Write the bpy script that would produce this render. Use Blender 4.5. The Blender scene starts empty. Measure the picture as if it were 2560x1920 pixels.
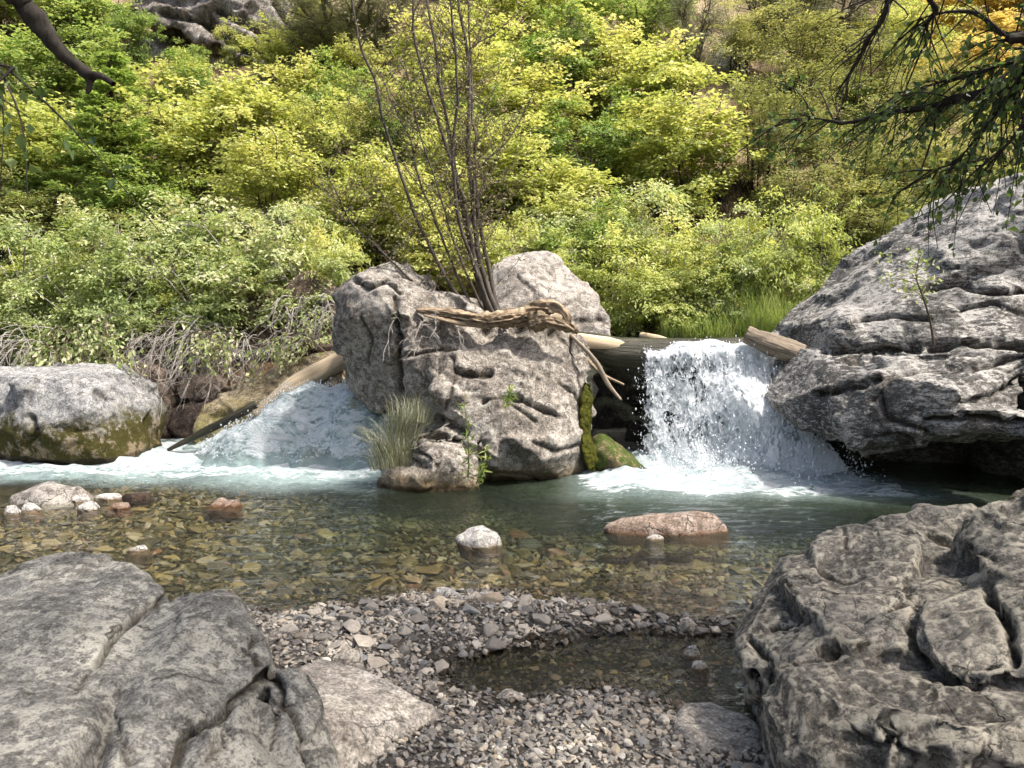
import bpy, bmesh, math, random
import numpy as np
from mathutils import Vector

random.seed(7)
RNG = np.random.default_rng(7)
scene = bpy.context.scene
COL = scene.collection

# ------------------------------------------------------------------ camera, world, sun, exposure
CAM_Z = 1.6
FPX = 1923.0
PITCH = math.atan(160 / FPX)
cam_d = bpy.data.cameras.new('camera')
cam = bpy.data.objects.new('camera', cam_d)
COL.objects.link(cam)
cam.location = (0, 0, CAM_Z)
cam.rotation_euler = (math.pi / 2 - PITCH, 0, 0)
cam_d.sensor_width = 36
cam_d.lens = FPX / 2560 * 36
cam_d.clip_start = 0.05
cam_d.clip_end = 1000
cam_d.dof.use_dof = True
cam_d.dof.focus_distance = 8.5
cam_d.dof.aperture_fstop = 8.0
scene.camera = cam

SUN_EL, SUN_AZ = math.radians(61), math.radians(110)     # azimuth clockwise from +Y
world = bpy.data.worlds.new('World')
scene.world = world
world.use_nodes = True
wn = world.node_tree
wn.nodes.clear()
sky = wn.nodes.new('ShaderNodeTexSky')
sky.sky_type = 'NISHITA'
sky.sun_disc = False
sky.sun_elevation = SUN_EL
sky.sun_rotation = SUN_AZ
sky.air_density = 1.0
sky.dust_density = 6.0
sky.ozone_density = 0.4
bg = wn.nodes.new('ShaderNodeBackground')
bg.inputs['Strength'].default_value = 0.125
wo = wn.nodes.new('ShaderNodeOutputWorld')
wn.links.new(sky.outputs[0], bg.inputs['Color'])
wn.links.new(bg.outputs[0], wo.inputs[0])

sd = bpy.data.lights.new('sun', 'SUN')
sd.energy = 3.3
sd.angle = math.radians(2.0)
sd.color = (1.0, 0.95, 0.87)
sun = bpy.data.objects.new('sun', sd)
COL.objects.link(sun)
SUN_DIR = Vector((math.sin(SUN_AZ) * math.cos(SUN_EL), math.cos(SUN_AZ) * math.cos(SUN_EL), math.sin(SUN_EL)))
sun.rotation_euler = SUN_DIR.to_track_quat('Z', 'Y').to_euler()
sun.location = SUN_DIR * 30

scene.view_settings.view_transform = 'Standard'
scene.view_settings.look = 'None'
scene.view_settings.exposure = 1.10
scene.view_settings.gamma = 1.0
scene.view_settings.use_curve_mapping = False
scene.render.engine = 'CYCLES'
scene.cycles.max_bounces = 6
scene.cycles.diffuse_bounces = 2
scene.cycles.glossy_bounces = 3
scene.cycles.transmission_bounces = 4
scene.cycles.transparent_max_bounces = 16
scene.cycles.caustics_reflective = False
scene.cycles.caustics_refractive = False
scene.cycles.use_denoising = True
scene.cycles.use_adaptive_sampling = True
scene.cycles.adaptive_threshold = 0.035

# ------------------------------------------------------------------ pixel helpers (photo is 2560 x 1920)
CT, ST = math.cos(PITCH), math.sin(PITCH)


def ray(u, v):
    a, b = (u - 1280) / FPX, -(v - 960) / FPX
    return np.array([a, CT + b * ST, -ST + b * CT])


def P(u, v, Y):
    d = ray(u, v)
    return np.array([0, 0, CAM_Z]) + d * (Y / d[1])


def G(u, v, z=0.0):
    d = ray(u, v)
    return np.array([0, 0, CAM_Z]) + d * ((z - CAM_Z) / d[2])


# ------------------------------------------------------------------ noise
_rs = np.random.default_rng(11)
PERM = np.concatenate([_rs.permutation(256)] * 3).astype(np.int64)
GRAD = _rs.normal(size=(256, 3))
GRAD /= np.linalg.norm(GRAD, axis=1)[:, None]
RND = _rs.random((256, 4))


def _hash(ix, iy, iz):
    return PERM[PERM[PERM[ix & 255] + (iy & 255)] + (iz & 255)]


def perlin(p):
    p = np.asarray(p, float)
    i = np.floor(p).astype(np.int64)
    f = p - i
    w = f * f * f * (f * (f * 6 - 15) + 10)
    out = np.zeros(len(p))
    for dx in (0, 1):
        for dy in (0, 1):
            for dz in (0, 1):
                g = GRAD[_hash(i[:, 0] + dx, i[:, 1] + dy, i[:, 2] + dz)]
                o = f - (dx, dy, dz)
                ww = (w[:, 0] if dx else 1 - w[:, 0]) * (w[:, 1] if dy else 1 - w[:, 1]) * (w[:, 2] if dz else 1 - w[:, 2])
                out += ww * (g * o).sum(1)
    return out * 1.5


def fbm(p, oct=4, gain=0.5):
    p = np.asarray(p, float)
    s, a = np.zeros(len(p)), 1.0
    for k in range(oct):
        s += a * perlin(p + 17.3 * k)
        p = p * 2.03
        a *= gain
    return s


def worley(p):
    """facet value (random tilt of the nearest cell), F2-F1, cell random"""
    p = np.asarray(p, float)
    i = np.floor(p).astype(np.int64)
    n = len(p)
    f1, f2 = np.full(n, 9.0), np.full(n, 9.0)
    val, cr = np.zeros(n), np.zeros(n)
    for dx in (-1, 0, 1):
        for dy in (-1, 0, 1):
            for dz in (-1, 0, 1):
                c = i + (dx, dy, dz)
                h = _hash(c[:, 0], c[:, 1], c[:, 2])
                o = p - (c + RND[h][:, :3])
                d = np.sqrt((o * o).sum(1))
                m = d < f1
                f2 = np.where(m, f1, np.minimum(f2, d))
                val = np.where(m, (o * GRAD[h]).sum(1), val)
                cr = np.where(m, RND[h][:, 3], cr)
                f1 = np.where(m, d, f1)
    return val, f2 - f1, cr


def sst(a, b, x):
    t = np.clip((x - a) / (b - a), 0, 1)
    return t * t * (3 - 2 * t)


def poly_sd(px, py, poly):
    """signed distance to a polygon, positive inside"""
    poly = np.asarray(poly)[:, :2]
    d = np.full(px.shape, 1e9)
    ins = np.zeros(px.shape, bool)
    n = len(poly)
    for k in range(n):
        ax, ay = poly[k]
        bx, by = poly[(k + 1) % n]
        ex, ey = bx - ax, by - ay
        t = np.clip(((px - ax) * ex + (py - ay) * ey) / (ex * ex + ey * ey + 1e-12), 0, 1)
        d = np.minimum(d, np.hypot(px - ax - t * ex, py - ay - t * ey))
        c = (ay > py) != (by > py)
        xi = ax + (py - ay) * ex / (ey if abs(ey) > 1e-12 else 1e-12)
        ins ^= c & (px < xi)
    return np.where(ins, d, -d)


# ------------------------------------------------------------------ object helpers
def tag(o, label=None, cat=None, group=None, kind=None):
    if label:
        o['label'] = label
    if cat:
        o['category'] = cat
    if group:
        o['group'] = group
    if kind:
        o['kind'] = kind
    return o


def empty(name, loc=(0, 0, 0)):
    o = bpy.data.objects.new(name, None)
    o.empty_display_size = 0.1
    o.location = loc
    COL.objects.link(o)
    return o


def mesh_np(name, verts, faces, attrs=None, smooth=True, mat=None):
    """faces: list of int arrays (n,k); attrs: {name: per-vertex float array} or {name: (n,3)}"""
    me = bpy.data.meshes.new(name)
    verts = np.ascontiguousarray(verts, dtype=np.float32)
    if not isinstance(faces, (list, tuple)):
        faces = [faces]
    faces = [np.asarray(f, dtype=np.int32) for f in faces if len(f)]
    me.vertices.add(len(verts))
    me.vertices.foreach_set('co', verts.ravel())
    nl = sum(f.size for f in faces)
    npoly = sum(len(f) for f in faces)
    me.loops.add(nl)
    me.loops.foreach_set('vertex_index', np.concatenate([f.ravel() for f in faces]))
    me.polygons.add(npoly)
    tot = np.concatenate([np.full(len(f), f.shape[1], np.int32) for f in faces])
    st = np.concatenate([[0], np.cumsum(tot)[:-1]]).astype(np.int32)
    me.polygons.foreach_set('loop_start', st)
    me.polygons.foreach_set('loop_total', tot)
    me.polygons.foreach_set('use_smooth', np.full(npoly, smooth, bool))
    me.update(calc_edges=True)
    for k, a in (attrs or {}).items():
        a = np.ascontiguousarray(a, dtype=np.float32)
        if a.ndim == 1:
            at = me.attributes.new(k, 'FLOAT', 'POINT')
            at.data.foreach_set('value', a)
        else:
            at = me.attributes.new(k, 'FLOAT_VECTOR', 'POINT')
            at.data.foreach_set('vector', a.ravel())
    if mat:
        me.materials.append(mat)
    return me


def obj(name, me, parent=None, loc=None):
    o = bpy.data.objects.new(name, me)
    COL.objects.link(o)
    if parent is not None:
        o.parent = parent
    if loc is not None:
        o.location = loc
    return o


def recentre(verts, base=True):
    lo, hi = verts.min(0), verts.max(0)
    c = np.array([(lo[0] + hi[0]) / 2, (lo[1] + hi[1]) / 2, lo[2] if base else (lo[2] + hi[2]) / 2])
    return verts - c, c


def tubes(paths, sides=6):
    """paths: list of (pts (k,3), radii (k,)); returns verts, quads"""
    V, F = [], []
    off = 0
    ang = np.arange(sides) * 2 * math.pi / sides
    ca, sa = np.cos(ang), np.sin(ang)
    for pts, rad in paths:
        pts = np.asarray(pts, float)
        rad = np.asarray(rad, float)
        k = len(pts)
        tan = np.gradient(pts, axis=0)
        tan /= np.linalg.norm(tan, axis=1)[:, None] + 1e-9
        ref = np.array([0.31, 0.9, 0.2]) if abs(tan[0, 1]) < 0.8 else np.array([0.9, 0.1, 0.3])
        a = np.cross(tan, ref)
        a /= np.linalg.norm(a, axis=1)[:, None] + 1e-9
        b = np.cross(tan, a)
        ring = pts[:, None, :] + rad[:, None, None] * (ca[None, :, None] * a[:, None, :] + sa[None, :, None] * b[:, None, :])
        V.append(ring.reshape(-1, 3))
        i = np.arange(k - 1)[:, None] * sides
        j = np.arange(sides)[None, :]
        jn = (j + 1) % sides
        q = np.stack([i + j, i + jn, i + sides + jn, i + sides + j], -1).reshape(-1, 4) + off
        F.append(q)
        off += k * sides
    return np.concatenate(V), np.concatenate(F)


def spline(pts, n):
    """Catmull-Rom resample of a list of points"""
    p = np.asarray(pts, float)
    p = np.vstack([2 * p[0] - p[1], p, 2 * p[-1] - p[-2]])
    m = len(p) - 3
    t = np.linspace(0, m - 1e-6, n)
    i = t.astype(int)
    f = (t - i)[:, None]
    a, b, c, d = p[i], p[i + 1], p[i + 2], p[i + 3]
    return 0.5 * (2 * b + (c - a) * f + (2 * a - 5 * b + 4 * c - d) * f ** 2 + (3 * b - a - 3 * c + d) * f ** 3)


def leaves_mesh(pos, axis, nrm, length, width, fold=0.15):
    """rhombic folded leaves; returns verts, quads"""
    axis = axis / (np.linalg.norm(axis, axis=1)[:, None] + 1e-9)
    side = np.cross(nrm, axis)
    side /= np.linalg.norm(side, axis=1)[:, None] + 1e-9
    n2 = np.cross(axis, side)
    L, Wd = length[:, None], width[:, None]
    v0 = pos
    v1 = pos + axis * L * 0.45 + side * Wd * 0.5 + n2 * Wd * fold
    v2 = pos + axis * L - n2 * L * 0.12
    v3 = pos + axis * L * 0.45 - side * Wd * 0.5 + n2 * Wd * fold
    n = len(pos)
    V = np.stack([v0, v1, v2, v3], 1).reshape(-1, 3)
    Q = np.arange(4 * n).reshape(-1, 4)
    return V, Q


# ------------------------------------------------------------------ materials
class NT:
    def __init__(s, name):
        s.m = bpy.data.materials.new(name)
        s.m.use_nodes = True
        s.t = s.m.node_tree
        s.t.nodes.clear()
        s.out = s.t.nodes.new('ShaderNodeOutputMaterial')

    def n(s, typ, ins=None, **props):
        nd = s.t.nodes.new('ShaderNode' + typ)
        for k, v in props.items():
            setattr(nd, k, v)
        for k, v in (ins or {}).items():
            s.put(nd.inputs[k], v)
        return nd

    def put(s, sock, v):
        if hasattr(v, 'is_output') or isinstance(v, bpy.types.NodeSocket):
            s.t.links.new(v, sock)
        else:
            if isinstance(v, (tuple, list)) and len(v) == 3 and sock.type == 'RGBA':
                v = (*v, 1)
            sock.default_value = v

    def noise(s, scale, detail=4, rough=0.55, vec=None, dist=0.0):
        nd = s.n('TexNoise', {'Scale': scale, 'Detail': detail, 'Roughness': rough, 'Distortion': dist})
        if vec is not None:
            s.put(nd.inputs['Vector'], vec)
        return nd.outputs['Fac']

    def ramp(s, fac, stops, interp='LINEAR'):
        nd = s.t.nodes.new('ShaderNodeValToRGB')
        cr = nd.color_ramp
        cr.interpolation = interp
        while len(cr.elements) < len(stops):
            cr.elements.new(0.5)
        for e, (p, c) in zip(cr.elements, stops):
            e.position = p
            e.color = (c, c, c, 1) if isinstance(c, (int, float)) else (*c, 1)
        s.put(nd.inputs[0], fac)
        return nd.outputs[0]

    def mix(s, fac, a, b, blend='MIX'):
        nd = s.t.nodes.new('ShaderNodeMix')
        nd.data_type = 'RGBA'
        nd.blend_type = blend
        s.put(nd.inputs[0], fac)
        s.put(nd.inputs[6], a)
        s.put(nd.inputs[7], b)
        return nd.outputs[2]

    def math(s, op, a, b=0.0, c=0.0, clamp=False):
        nd = s.t.nodes.new('ShaderNodeMath')
        nd.operation = op
        nd.use_clamp = clamp
        s.put(nd.inputs[0], a)
        s.put(nd.inputs[1], b)
        s.put(nd.inputs[2], c)
        return nd.outputs[0]

    def mapr(s, v, a, b, c=0.0, d=1.0, smooth=True):
        nd = s.t.nodes.new('ShaderNodeMapRange')
        if smooth:
            nd.interpolation_type = 'SMOOTHSTEP'
        for k, x in enumerate((v, a, b, c, d)):
            s.put(nd.inputs[k], x)
        return nd.outputs[0]

    def attr(s, name, out='Fac'):
        nd = s.t.nodes.new('ShaderNodeAttribute')
        nd.attribute_name = name
        return nd.outputs[out]

    def pos(s):
        return s.n('NewGeometry').outputs['Position']

    def obco(s):
        return s.n('TexCoord').outputs['Object']

    def scaled(s, vec, sc, rot=(0, 0, 0)):
        nd = s.n('Mapping', {'Vector': vec, 'Scale': sc, 'Rotation': rot})
        return nd.outputs[0]

    def sepz(s, vec, k='Z'):
        return s.n('SeparateXYZ', {0: vec}).outputs[k]

    def bump(s, h, strength=0.5, dist=0.02, normal=None):
        nd = s.n('Bump', {'Height': h, 'Strength': strength, 'Distance': dist})
        if normal is not None:
            s.put(nd.inputs['Normal'], normal)
        return nd.outputs[0]

    def principled(s, col, rough=0.8, normal=None, spec=0.3, **kw):
        ins = {'Base Color': col, 'Roughness': rough, 'Specular IOR Level': spec}
        ins.update(kw)
        nd = s.n('BsdfPrincipled', ins)
        if normal is not None:
            s.put(nd.inputs['Normal'], normal)
        return nd.outputs[0]

    def done(s, shader, disp=None):
        s.t.links.new(shader, s.out.inputs['Surface'])
        return s.m


def rock_mat(name, dark, mid, pale, lichen=0.5, lscale=9.0, lcol=(0.5, 0.48, 0.42), spots=0.3, stain=None, stain_col=(0.22, 0.14, 0.05),
             moss=None, moss_col=(0.06, 0.065, 0.012), wet=None, ridge=0.0, crackdirt=0.6, bump=0.8, fine=60.0, wobble=0.5, lines=4.0, value=1.0, lstretch=(1, 1, 1)):
    t = NT(name)
    co = t.obco()
    dark, mid, pale, lcol = (tuple(c * value for c in x) for x in (dark, mid, pale, lcol))
    base = t.ramp(t.noise(2.6, 9, 0.68, co, 0.3), [(0.32, dark), (0.5, mid), (0.68, pale)])
    grain = t.noise(fine, 7, 0.78, co)
    mids = t.noise(fine * 0.24, 8, 0.72, co, 0.4)
    base = t.mix(0.7, base, t.ramp(mids, [(0.36, 0.14), (0.5, 0.5), (0.64, 0.88)]), 'OVERLAY')
    base = t.mix(0.8, base, t.ramp(grain, [(0.37, 0.10), (0.5, 0.5), (0.63, 0.92)]), 'OVERLAY')
    # pale crustose lichen in irregular patches
    ln = t.noise(lscale, 10, 0.72, t.scaled(co, lstretch, (0.1, 0.15, 0)), 0.35)
    big = t.noise(1.7, 3, 0.5, co)
    lm = t.mapr(t.math('ADD', ln, t.math('MULTIPLY', big, 0.45)), 0.88 - 0.28 * lichen, 0.92 - 0.25 * lichen)
    lm = t.math('MULTIPLY', lm, t.mapr(grain, 0.36, 0.54, 0.25, 1.0))
    base = t.mix(t.math('MULTIPLY', lm, min(1.0, 0.55 + 0.4 * lichen)), base, lcol)
    # dark crust
    dn = t.noise(lscale * 1.9, 8, 0.74, t.scaled(co, (1, 1, 1), (0.6, 0.2, 1.1)), 0.3)
    base = t.mix(t.math('MULTIPLY', t.mapr(dn, 0.57, 0.63), spots), base, tuple(c * 0.35 for c in dark))
    # hairline fractures
    wv = t.n('VectorMath', {0: t.scaled(co, (1, 1, 1.7), (0.4, 0.5, 0.3)), 1: t.n('VectorMath', {0: t.n('TexNoise', {'Scale': 3.0, 'Detail': 5.0, 'Vector': co}).outputs['Color'], 1: (0.5, 0.5, 0.5)}, operation='MULTIPLY').outputs[0]}, operation='ADD').outputs[0]
    vo = t.n('TexVoronoi', {'Vector': wv, 'Scale': lines}, feature='DISTANCE_TO_EDGE').outputs['Distance']
    line = t.math('MULTIPLY', t.mapr(vo, 0.0, 0.022, 1.0, 0.0), t.mapr(t.noise(1.9, 4, 0.6, t.scaled(co, (1, 1, 1), (1, 0, 0))), 0.52, 0.60))
    base = t.mix(t.math('MULTIPLY', line, 0.8), base, (0.02, 0.017, 0.013))
    if ridge:
        r = t.math('MULTIPLY', t.mapr(t.attr('ridge'), 0.46, 0.70), t.mapr(t.noise(26, 8, 0.75, co), 0.42, 0.54))
        base = t.mix(t.math('MULTIPLY', r, ridge), base, lcol)
    if crackdirt:
        base = t.mix(t.math('MULTIPLY', t.attr('crack'), crackdirt), base, (0.035, 0.027, 0.017))
    rough = 0.85
    p = t.pos()
    z = t.sepz(p)
    wob = t.math('MULTIPLY_ADD', t.noise(2.6, 6, 0.7, co), wobble, -0.5 * wobble)
    if stain:
        m = t.mapr(t.math('ADD', z, wob), stain[0], stain[1], 1.0, 0.0)
        sc = t.mix(t.noise(9, 6, 0.7, co), stain_col, tuple(c * 0.35 for c in stain_col))
        sc = t.mix(0.7, sc, t.ramp(grain, [(0.34, 0.2), (0.66, 0.85)]), 'OVERLAY')
        base = t.mix(t.math('MULTIPLY', m, 0.75), base, sc)
    if moss:
        m = t.mapr(t.math('ADD', z, t.math('MULTIPLY', wob, 1.3)), moss[0], moss[1], 1.0, 0.0)
        m = t.math('MULTIPLY', m, t.mapr(t.noise(5, 8, 0.75, co), 0.42, 0.50))
        mc = t.mix(t.noise(34, 7, 0.75, co), tuple(c * 0.5 for c in moss_col), tuple(c * 2.9 for c in moss_col))
        base = t.mix(m, base, mc)
    if wet is not None:
        m = t.mapr(t.math('ADD', z, t.math('MULTIPLY', wob, 0.25)), wet, wet + 0.04 * min(1.0, wobble * 2), 1.0, 0.0)
        base = t.mix(m, base, t.mix(1.0, base, (0.36, 0.32, 0.28) if wobble > 0.1 else (0.62, 0.54, 0.44), 'MULTIPLY'))
        rough = t.math('MULTIPLY_ADD', m, -0.55, 0.85)
    h = t.math('ADD', t.math('MULTIPLY', mids, 1.0), t.math('MULTIPLY', grain, 0.35))
    h = t.math('SUBTRACT', t.math('ADD', h, t.math('MULTIPLY', ln, 0.25)), t.math('MULTIPLY', line, 0.5))
    nrm = t.bump(h, bump, 2.2 / fine)
    return t.done(t.principled(base, rough, nrm, 0.2))


def leaf_mat(name, stops, trans=0.46, rough=0.45, spec=0.35, tcol=(1.15, 1.1, 0.7)):
    t = NT(name)
    r = t.attr('rnd')
    oi = t.n('ObjectInfo').outputs['Random']
    f = t.math('ADD', t.math('MULTIPLY_ADD', r, 0.95, -0.12), t.math('MULTIPLY', oi, 0.30))
    c = t.ramp(f, stops)
    d = t.principled(c, rough, None, spec)
    tr = t.n('BsdfTranslucent', {'Color': t.mix(1.0, c, tcol, 'MULTIPLY')}).outputs[0]
    mx = t.n('MixShader', {0: trans, 1: d, 2: tr})
    return t.done(mx.outputs[0])


def wood_mat(name, c1, c2, c3, scale=(60, 60, 3.0), bump=0.9, wetz=None, rough=0.8):
    t = NT(name)
    g = t.attr('grain', 'Vector')
    n1 = t.noise(1.0, 7, 0.65, t.scaled(g, scale), 0.4)
    n2 = t.noise(1.0, 4, 0.6, t.scaled(g, (3, 3, 1.2)))
    c = t.ramp(n1, [(0.28, c1), (0.5, c2), (0.7, c3)])
    c = t.mix(0.5, c, t.ramp(n2, [(0.3, 0.3), (0.7, 0.75)]), 'OVERLAY')
    nrm = t.bump(n1, bump, 0.02)
    return t.done(t.principled(c, rough, nrm, 0.2))


def plain_bark(name, c1, c2, scale=30):
    t = NT(name)
    co = t.obco()
    n1 = t.noise(1.0, 5, 0.7, t.scaled(co, (scale, scale, scale * 0.3)))
    c = t.ramp(n1, [(0.3, c1), (0.7, c2)])
    return t.done(t.principled(c, 0.85, t.bump(n1, 0.5, 0.01), 0.15))


MAT = {}
MAT['rock_mid'] = rock_mat('limestone_boulder', value=0.92, dark=(0.13, 0.115, 0.10), mid=(0.24, 0.215, 0.185), pale=(0.36, 0.33, 0.29), lichen=0.5, lscale=13, lcol=(0.52, 0.49, 0.44),
                           spots=0.6, stain=(-0.05, 0.26), stain_col=(0.34, 0.24, 0.11), wet=0.02, crackdirt=0.75)
MAT['rock_hump'] = rock_mat('pale_limestone', value=0.80, dark=(0.19, 0.17, 0.15), mid=(0.31, 0.28, 0.25), pale=(0.43, 0.40, 0.36), lichen=0.6, lscale=9, lcol=(0.55, 0.52, 0.47),
                            spots=0.5, crackdirt=0.6)
MAT['rock_lichen'] = rock_mat('lichen_boulder', value=0.84, dark=(0.125, 0.12, 0.108), mid=(0.19, 0.182, 0.165), pale=(0.27, 0.26, 0.235), lichen=0.68, lscale=21, lcol=(0.47, 0.455, 0.39),
                              spots=0.55, crackdirt=0.85, bump=0.5, fine=110, lines=2.2)
MAT['rock_rough'] = rock_mat('rough_boulder', value=0.98, dark=(0.085, 0.076, 0.064), mid=(0.15, 0.138, 0.118), pale=(0.24, 0.22, 0.19), lichen=0.35, lscale=15, lcol=(0.46, 0.42, 0.34),
                             spots=0.4, ridge=0.9, crackdirt=0.8, bump=0.9, fine=90, lines=5)
MAT['rock_over'] = rock_mat('dark_lichen_ledge', value=0.78, lstretch=(0.55, 0.7, 1.6), dark=(0.055, 0.053, 0.05), mid=(0.12, 0.115, 0.108), pale=(0.21, 0.20, 0.185), lichen=0.66, lscale=23, lcol=(0.60, 0.58, 0.54),
                            spots=0.9, crackdirt=0.85, bump=0.6, stain=(-0.2, 0.55), stain_col=(0.10, 0.065, 0.03))
MAT['rock_moss'] = rock_mat('mossy_boulder', value=0.86, dark=(0.17, 0.17, 0.17), mid=(0.27, 0.27, 0.27), pale=(0.36, 0.355, 0.34), lichen=0.45, lscale=8, lcol=(0.47, 0.46, 0.43),
                            spots=0.4, stain=(0.15, 0.6), stain_col=(0.27, 0.19, 0.085), moss=(0.42, 0.62), moss_col=(0.028, 0.025, 0.005), wet=0.08, crackdirt=0.5)
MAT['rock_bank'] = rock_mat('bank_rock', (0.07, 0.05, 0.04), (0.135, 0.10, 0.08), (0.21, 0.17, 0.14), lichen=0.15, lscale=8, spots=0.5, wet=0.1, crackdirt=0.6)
MAT['rock_tan'] = rock_mat('tan_mossy_slab', value=0.70, dark=(0.20, 0.155, 0.09), mid=(0.33, 0.27, 0.17), pale=(0.42, 0.36, 0.26), lichen=0.2, lscale=8, spots=0.3, moss=(0.1, 0.75), moss_col=(0.10, 0.095, 0.015), wet=0.1, crackdirt=0.6)
MAT['rock_smooth'] = rock_mat('smooth_tan_boulder', value=1.10, dark=(0.23, 0.20, 0.17), mid=(0.31, 0.28, 0.24), pale=(0.39, 0.36, 0.32), lichen=0.1, lscale=9, spots=0.45, crackdirt=0.5, bump=0.4, fine=80)
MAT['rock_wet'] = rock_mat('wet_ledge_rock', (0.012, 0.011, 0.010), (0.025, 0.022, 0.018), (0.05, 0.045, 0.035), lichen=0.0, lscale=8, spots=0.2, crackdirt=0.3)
MAT['rock_cliff'] = rock_mat('cliff_rock', value=0.72, dark=(0.12, 0.10, 0.085), mid=(0.26, 0.23, 0.20), pale=(0.42, 0.39, 0.36), lichen=0.4, lscale=3.5, lcol=(0.52, 0.49, 0.45), spots=0.9, crackdirt=0.8, stain=None, fine=25)
MAT['rock_white'] = rock_mat('white_outcrop', value=0.95, dark=(0.28, 0.26, 0.24), mid=(0.42, 0.40, 0.38), pale=(0.52, 0.50, 0.48), lichen=0.4, lscale=5, spots=0.8, crackdirt=0.8, fine=25)
MAT['stone_white'] = rock_mat('white_stone', value=0.90, wobble=0.06, dark=(0.34, 0.32, 0.29), mid=(0.45, 0.43, 0.40), pale=(0.55, 0.53, 0.49), lichen=0.2, lscale=14, spots=0.4, stain=(-0.02, 0.035), stain_col=(0.20, 0.12, 0.04), wet=0.006, crackdirt=0.2, fine=90)
MAT['stone_red'] = rock_mat('reddish_slab', (0.13, 0.095, 0.07), (0.24, 0.185, 0.15), (0.35, 0.30, 0.265), wobble=0.06, lichen=0.25, lscale=10, spots=0.4, stain=(-0.02, 0.06), stain_col=(0.17, 0.07, 0.02), wet=0.01, crackdirt=0.4, fine=80)

MAT['leaf_maple'] = leaf_mat('maple_leaf', [(0.05, (0.177, 0.223, 0.057)), (0.4, (0.421, 0.480, 0.144)), (0.7, (0.597, 0.613, 0.249)), (0.97, (0.752, 0.691, 0.383))])
MAT['leaf_green'] = leaf_mat('dogwood_leaf', [(0.05, (0.132, 0.190, 0.067)), (0.4, (0.320, 0.401, 0.153)), (0.72, (0.508, 0.558, 0.286)), (0.98, (0.708, 0.669, 0.498))])
MAT['leaf_fresh'] = leaf_mat('fresh_green_leaf', [(0.05, (0.111, 0.178, 0.048)), (0.5, (0.276, 0.390, 0.115)), (0.97, (0.508, 0.558, 0.230))])
MAT['leaf_olive'] = leaf_mat('olive_willow_leaf', [(0.05, (0.08, 0.10, 0.035)), (0.4, (0.25, 0.28, 0.10)), (0.75, (0.46, 0.47, 0.20)), (0.97, (0.66, 0.62, 0.32))], trans=0.36)
MAT['leaf_pale'] = leaf_mat('bank_leaf', [(0.05, (0.171, 0.230, 0.053)), (0.45, (0.456, 0.529, 0.172)), (0.8, (0.661, 0.690, 0.290)), (0.97, (0.775, 0.690, 0.370))])
MAT['leaf_gold'] = leaf_mat('golden_leaf', [(0.05, (0.349, 0.272, 0.072)), (0.5, (0.621, 0.504, 0.174)), (0.97, (0.757, 0.640, 0.319))])
MAT['leaf_grey'] = leaf_mat('grey_green_needle', [(0.05, (0.13, 0.13, 0.085)), (0.5, (0.27, 0.28, 0.17)), (0.97, (0.42, 0.42, 0.28))], trans=0.15, tcol=(1, 1, 0.8))
MAT['leaf_fir'] = leaf_mat('fir_needle', [(0.05, (0.14, 0.22, 0.06)), (0.5, (0.32, 0.45, 0.12)), (0.97, (0.52, 0.62, 0.20))], trans=0.4)
MAT['leaf_brown'] = leaf_mat('withered_leaf', [(0.05, (0.126, 0.097, 0.051)), (0.5, (0.262, 0.233, 0.116)), (0.97, (0.407, 0.369, 0.203))], trans=0.3)
MAT['leaf_near'] = leaf_mat('birch_leaf', [(0.05, (0.049, 0.087, 0.029)), (0.5, (0.116, 0.184, 0.058)), (0.97, (0.252, 0.330, 0.116))], trans=0.4)
MAT['grass'] = leaf_mat('grass_blade', [(0.05, (0.116, 0.184, 0.043)), (0.5, (0.291, 0.388, 0.116)), (0.97, (0.504, 0.543, 0.261))], trans=0.35)
MAT['dry_grass'] = leaf_mat('dry_grass_blade', [(0.05, (0.33, 0.25, 0.14)), (0.5, (0.52, 0.42, 0.26)), (0.97, (0.66, 0.57, 0.38))], trans=0.2, tcol=(1, 0.9, 0.7))
MAT['twig_grey'] = plain_bark('grey_dead_twig', (0.20, 0.18, 0.16), (0.45, 0.42, 0.38))
MAT['bark_dark'] = plain_bark('dark_bark', (0.018, 0.015, 0.012), (0.075, 0.065, 0.055))
MAT['bark_brown'] = plain_bark('brown_bark', (0.05, 0.038, 0.026), (0.16, 0.13, 0.10))
MAT['bark_willow'] = plain_bark('willow_bark', (0.035, 0.030, 0.026), (0.15, 0.13, 0.11))
MAT['wood'] = wood_mat('bleached_wood', (0.07, 0.048, 0.03), (0.28, 0.21, 0.14), (0.46, 0.38, 0.27))
MAT['wood_pale'] = wood_mat('pale_smooth_log', (0.27, 0.20, 0.12), (0.46, 0.37, 0.25), (0.56, 0.47, 0.34), scale=(24, 24, 1.0), bump=0.4)
MAT['wood_grey'] = wood_mat('grey_driftwood', (0.08, 0.065, 0.05), (0.24, 0.195, 0.145), (0.40, 0.34, 0.27), scale=(50, 50, 2.2), bump=1.0)
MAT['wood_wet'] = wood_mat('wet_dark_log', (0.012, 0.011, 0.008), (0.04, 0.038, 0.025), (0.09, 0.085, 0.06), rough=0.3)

# ------------------------------------------------------------------ ground: bed, gravel bar, banks and hillside in one sheet
LAND_PX = [(560, 1505), (700, 1522), (860, 1512), (1000, 1488), (1110, 1478), (1350, 1482), (1500, 1505), (1700, 1535), (1850, 1548),
           (1850, 1592), (1620, 1585), (1400, 1605), (1230, 1625), (1150, 1665), (1180, 1720), (1290, 1742), (1430, 1715), (1560, 1712), (1690, 1765), (1850, 1800)]
LAND = [tuple(G(u, v, 0.0)[:2]) for u, v in LAND_PX] + [(1.5, 2.9), (2.6, 2.9), (4.0, 2.6), (4.0, -6.0), (-6.0, -6.0), (-6.0, 2.9), (-3.4, 3.5), (-2.0, 4.0)]


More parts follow.
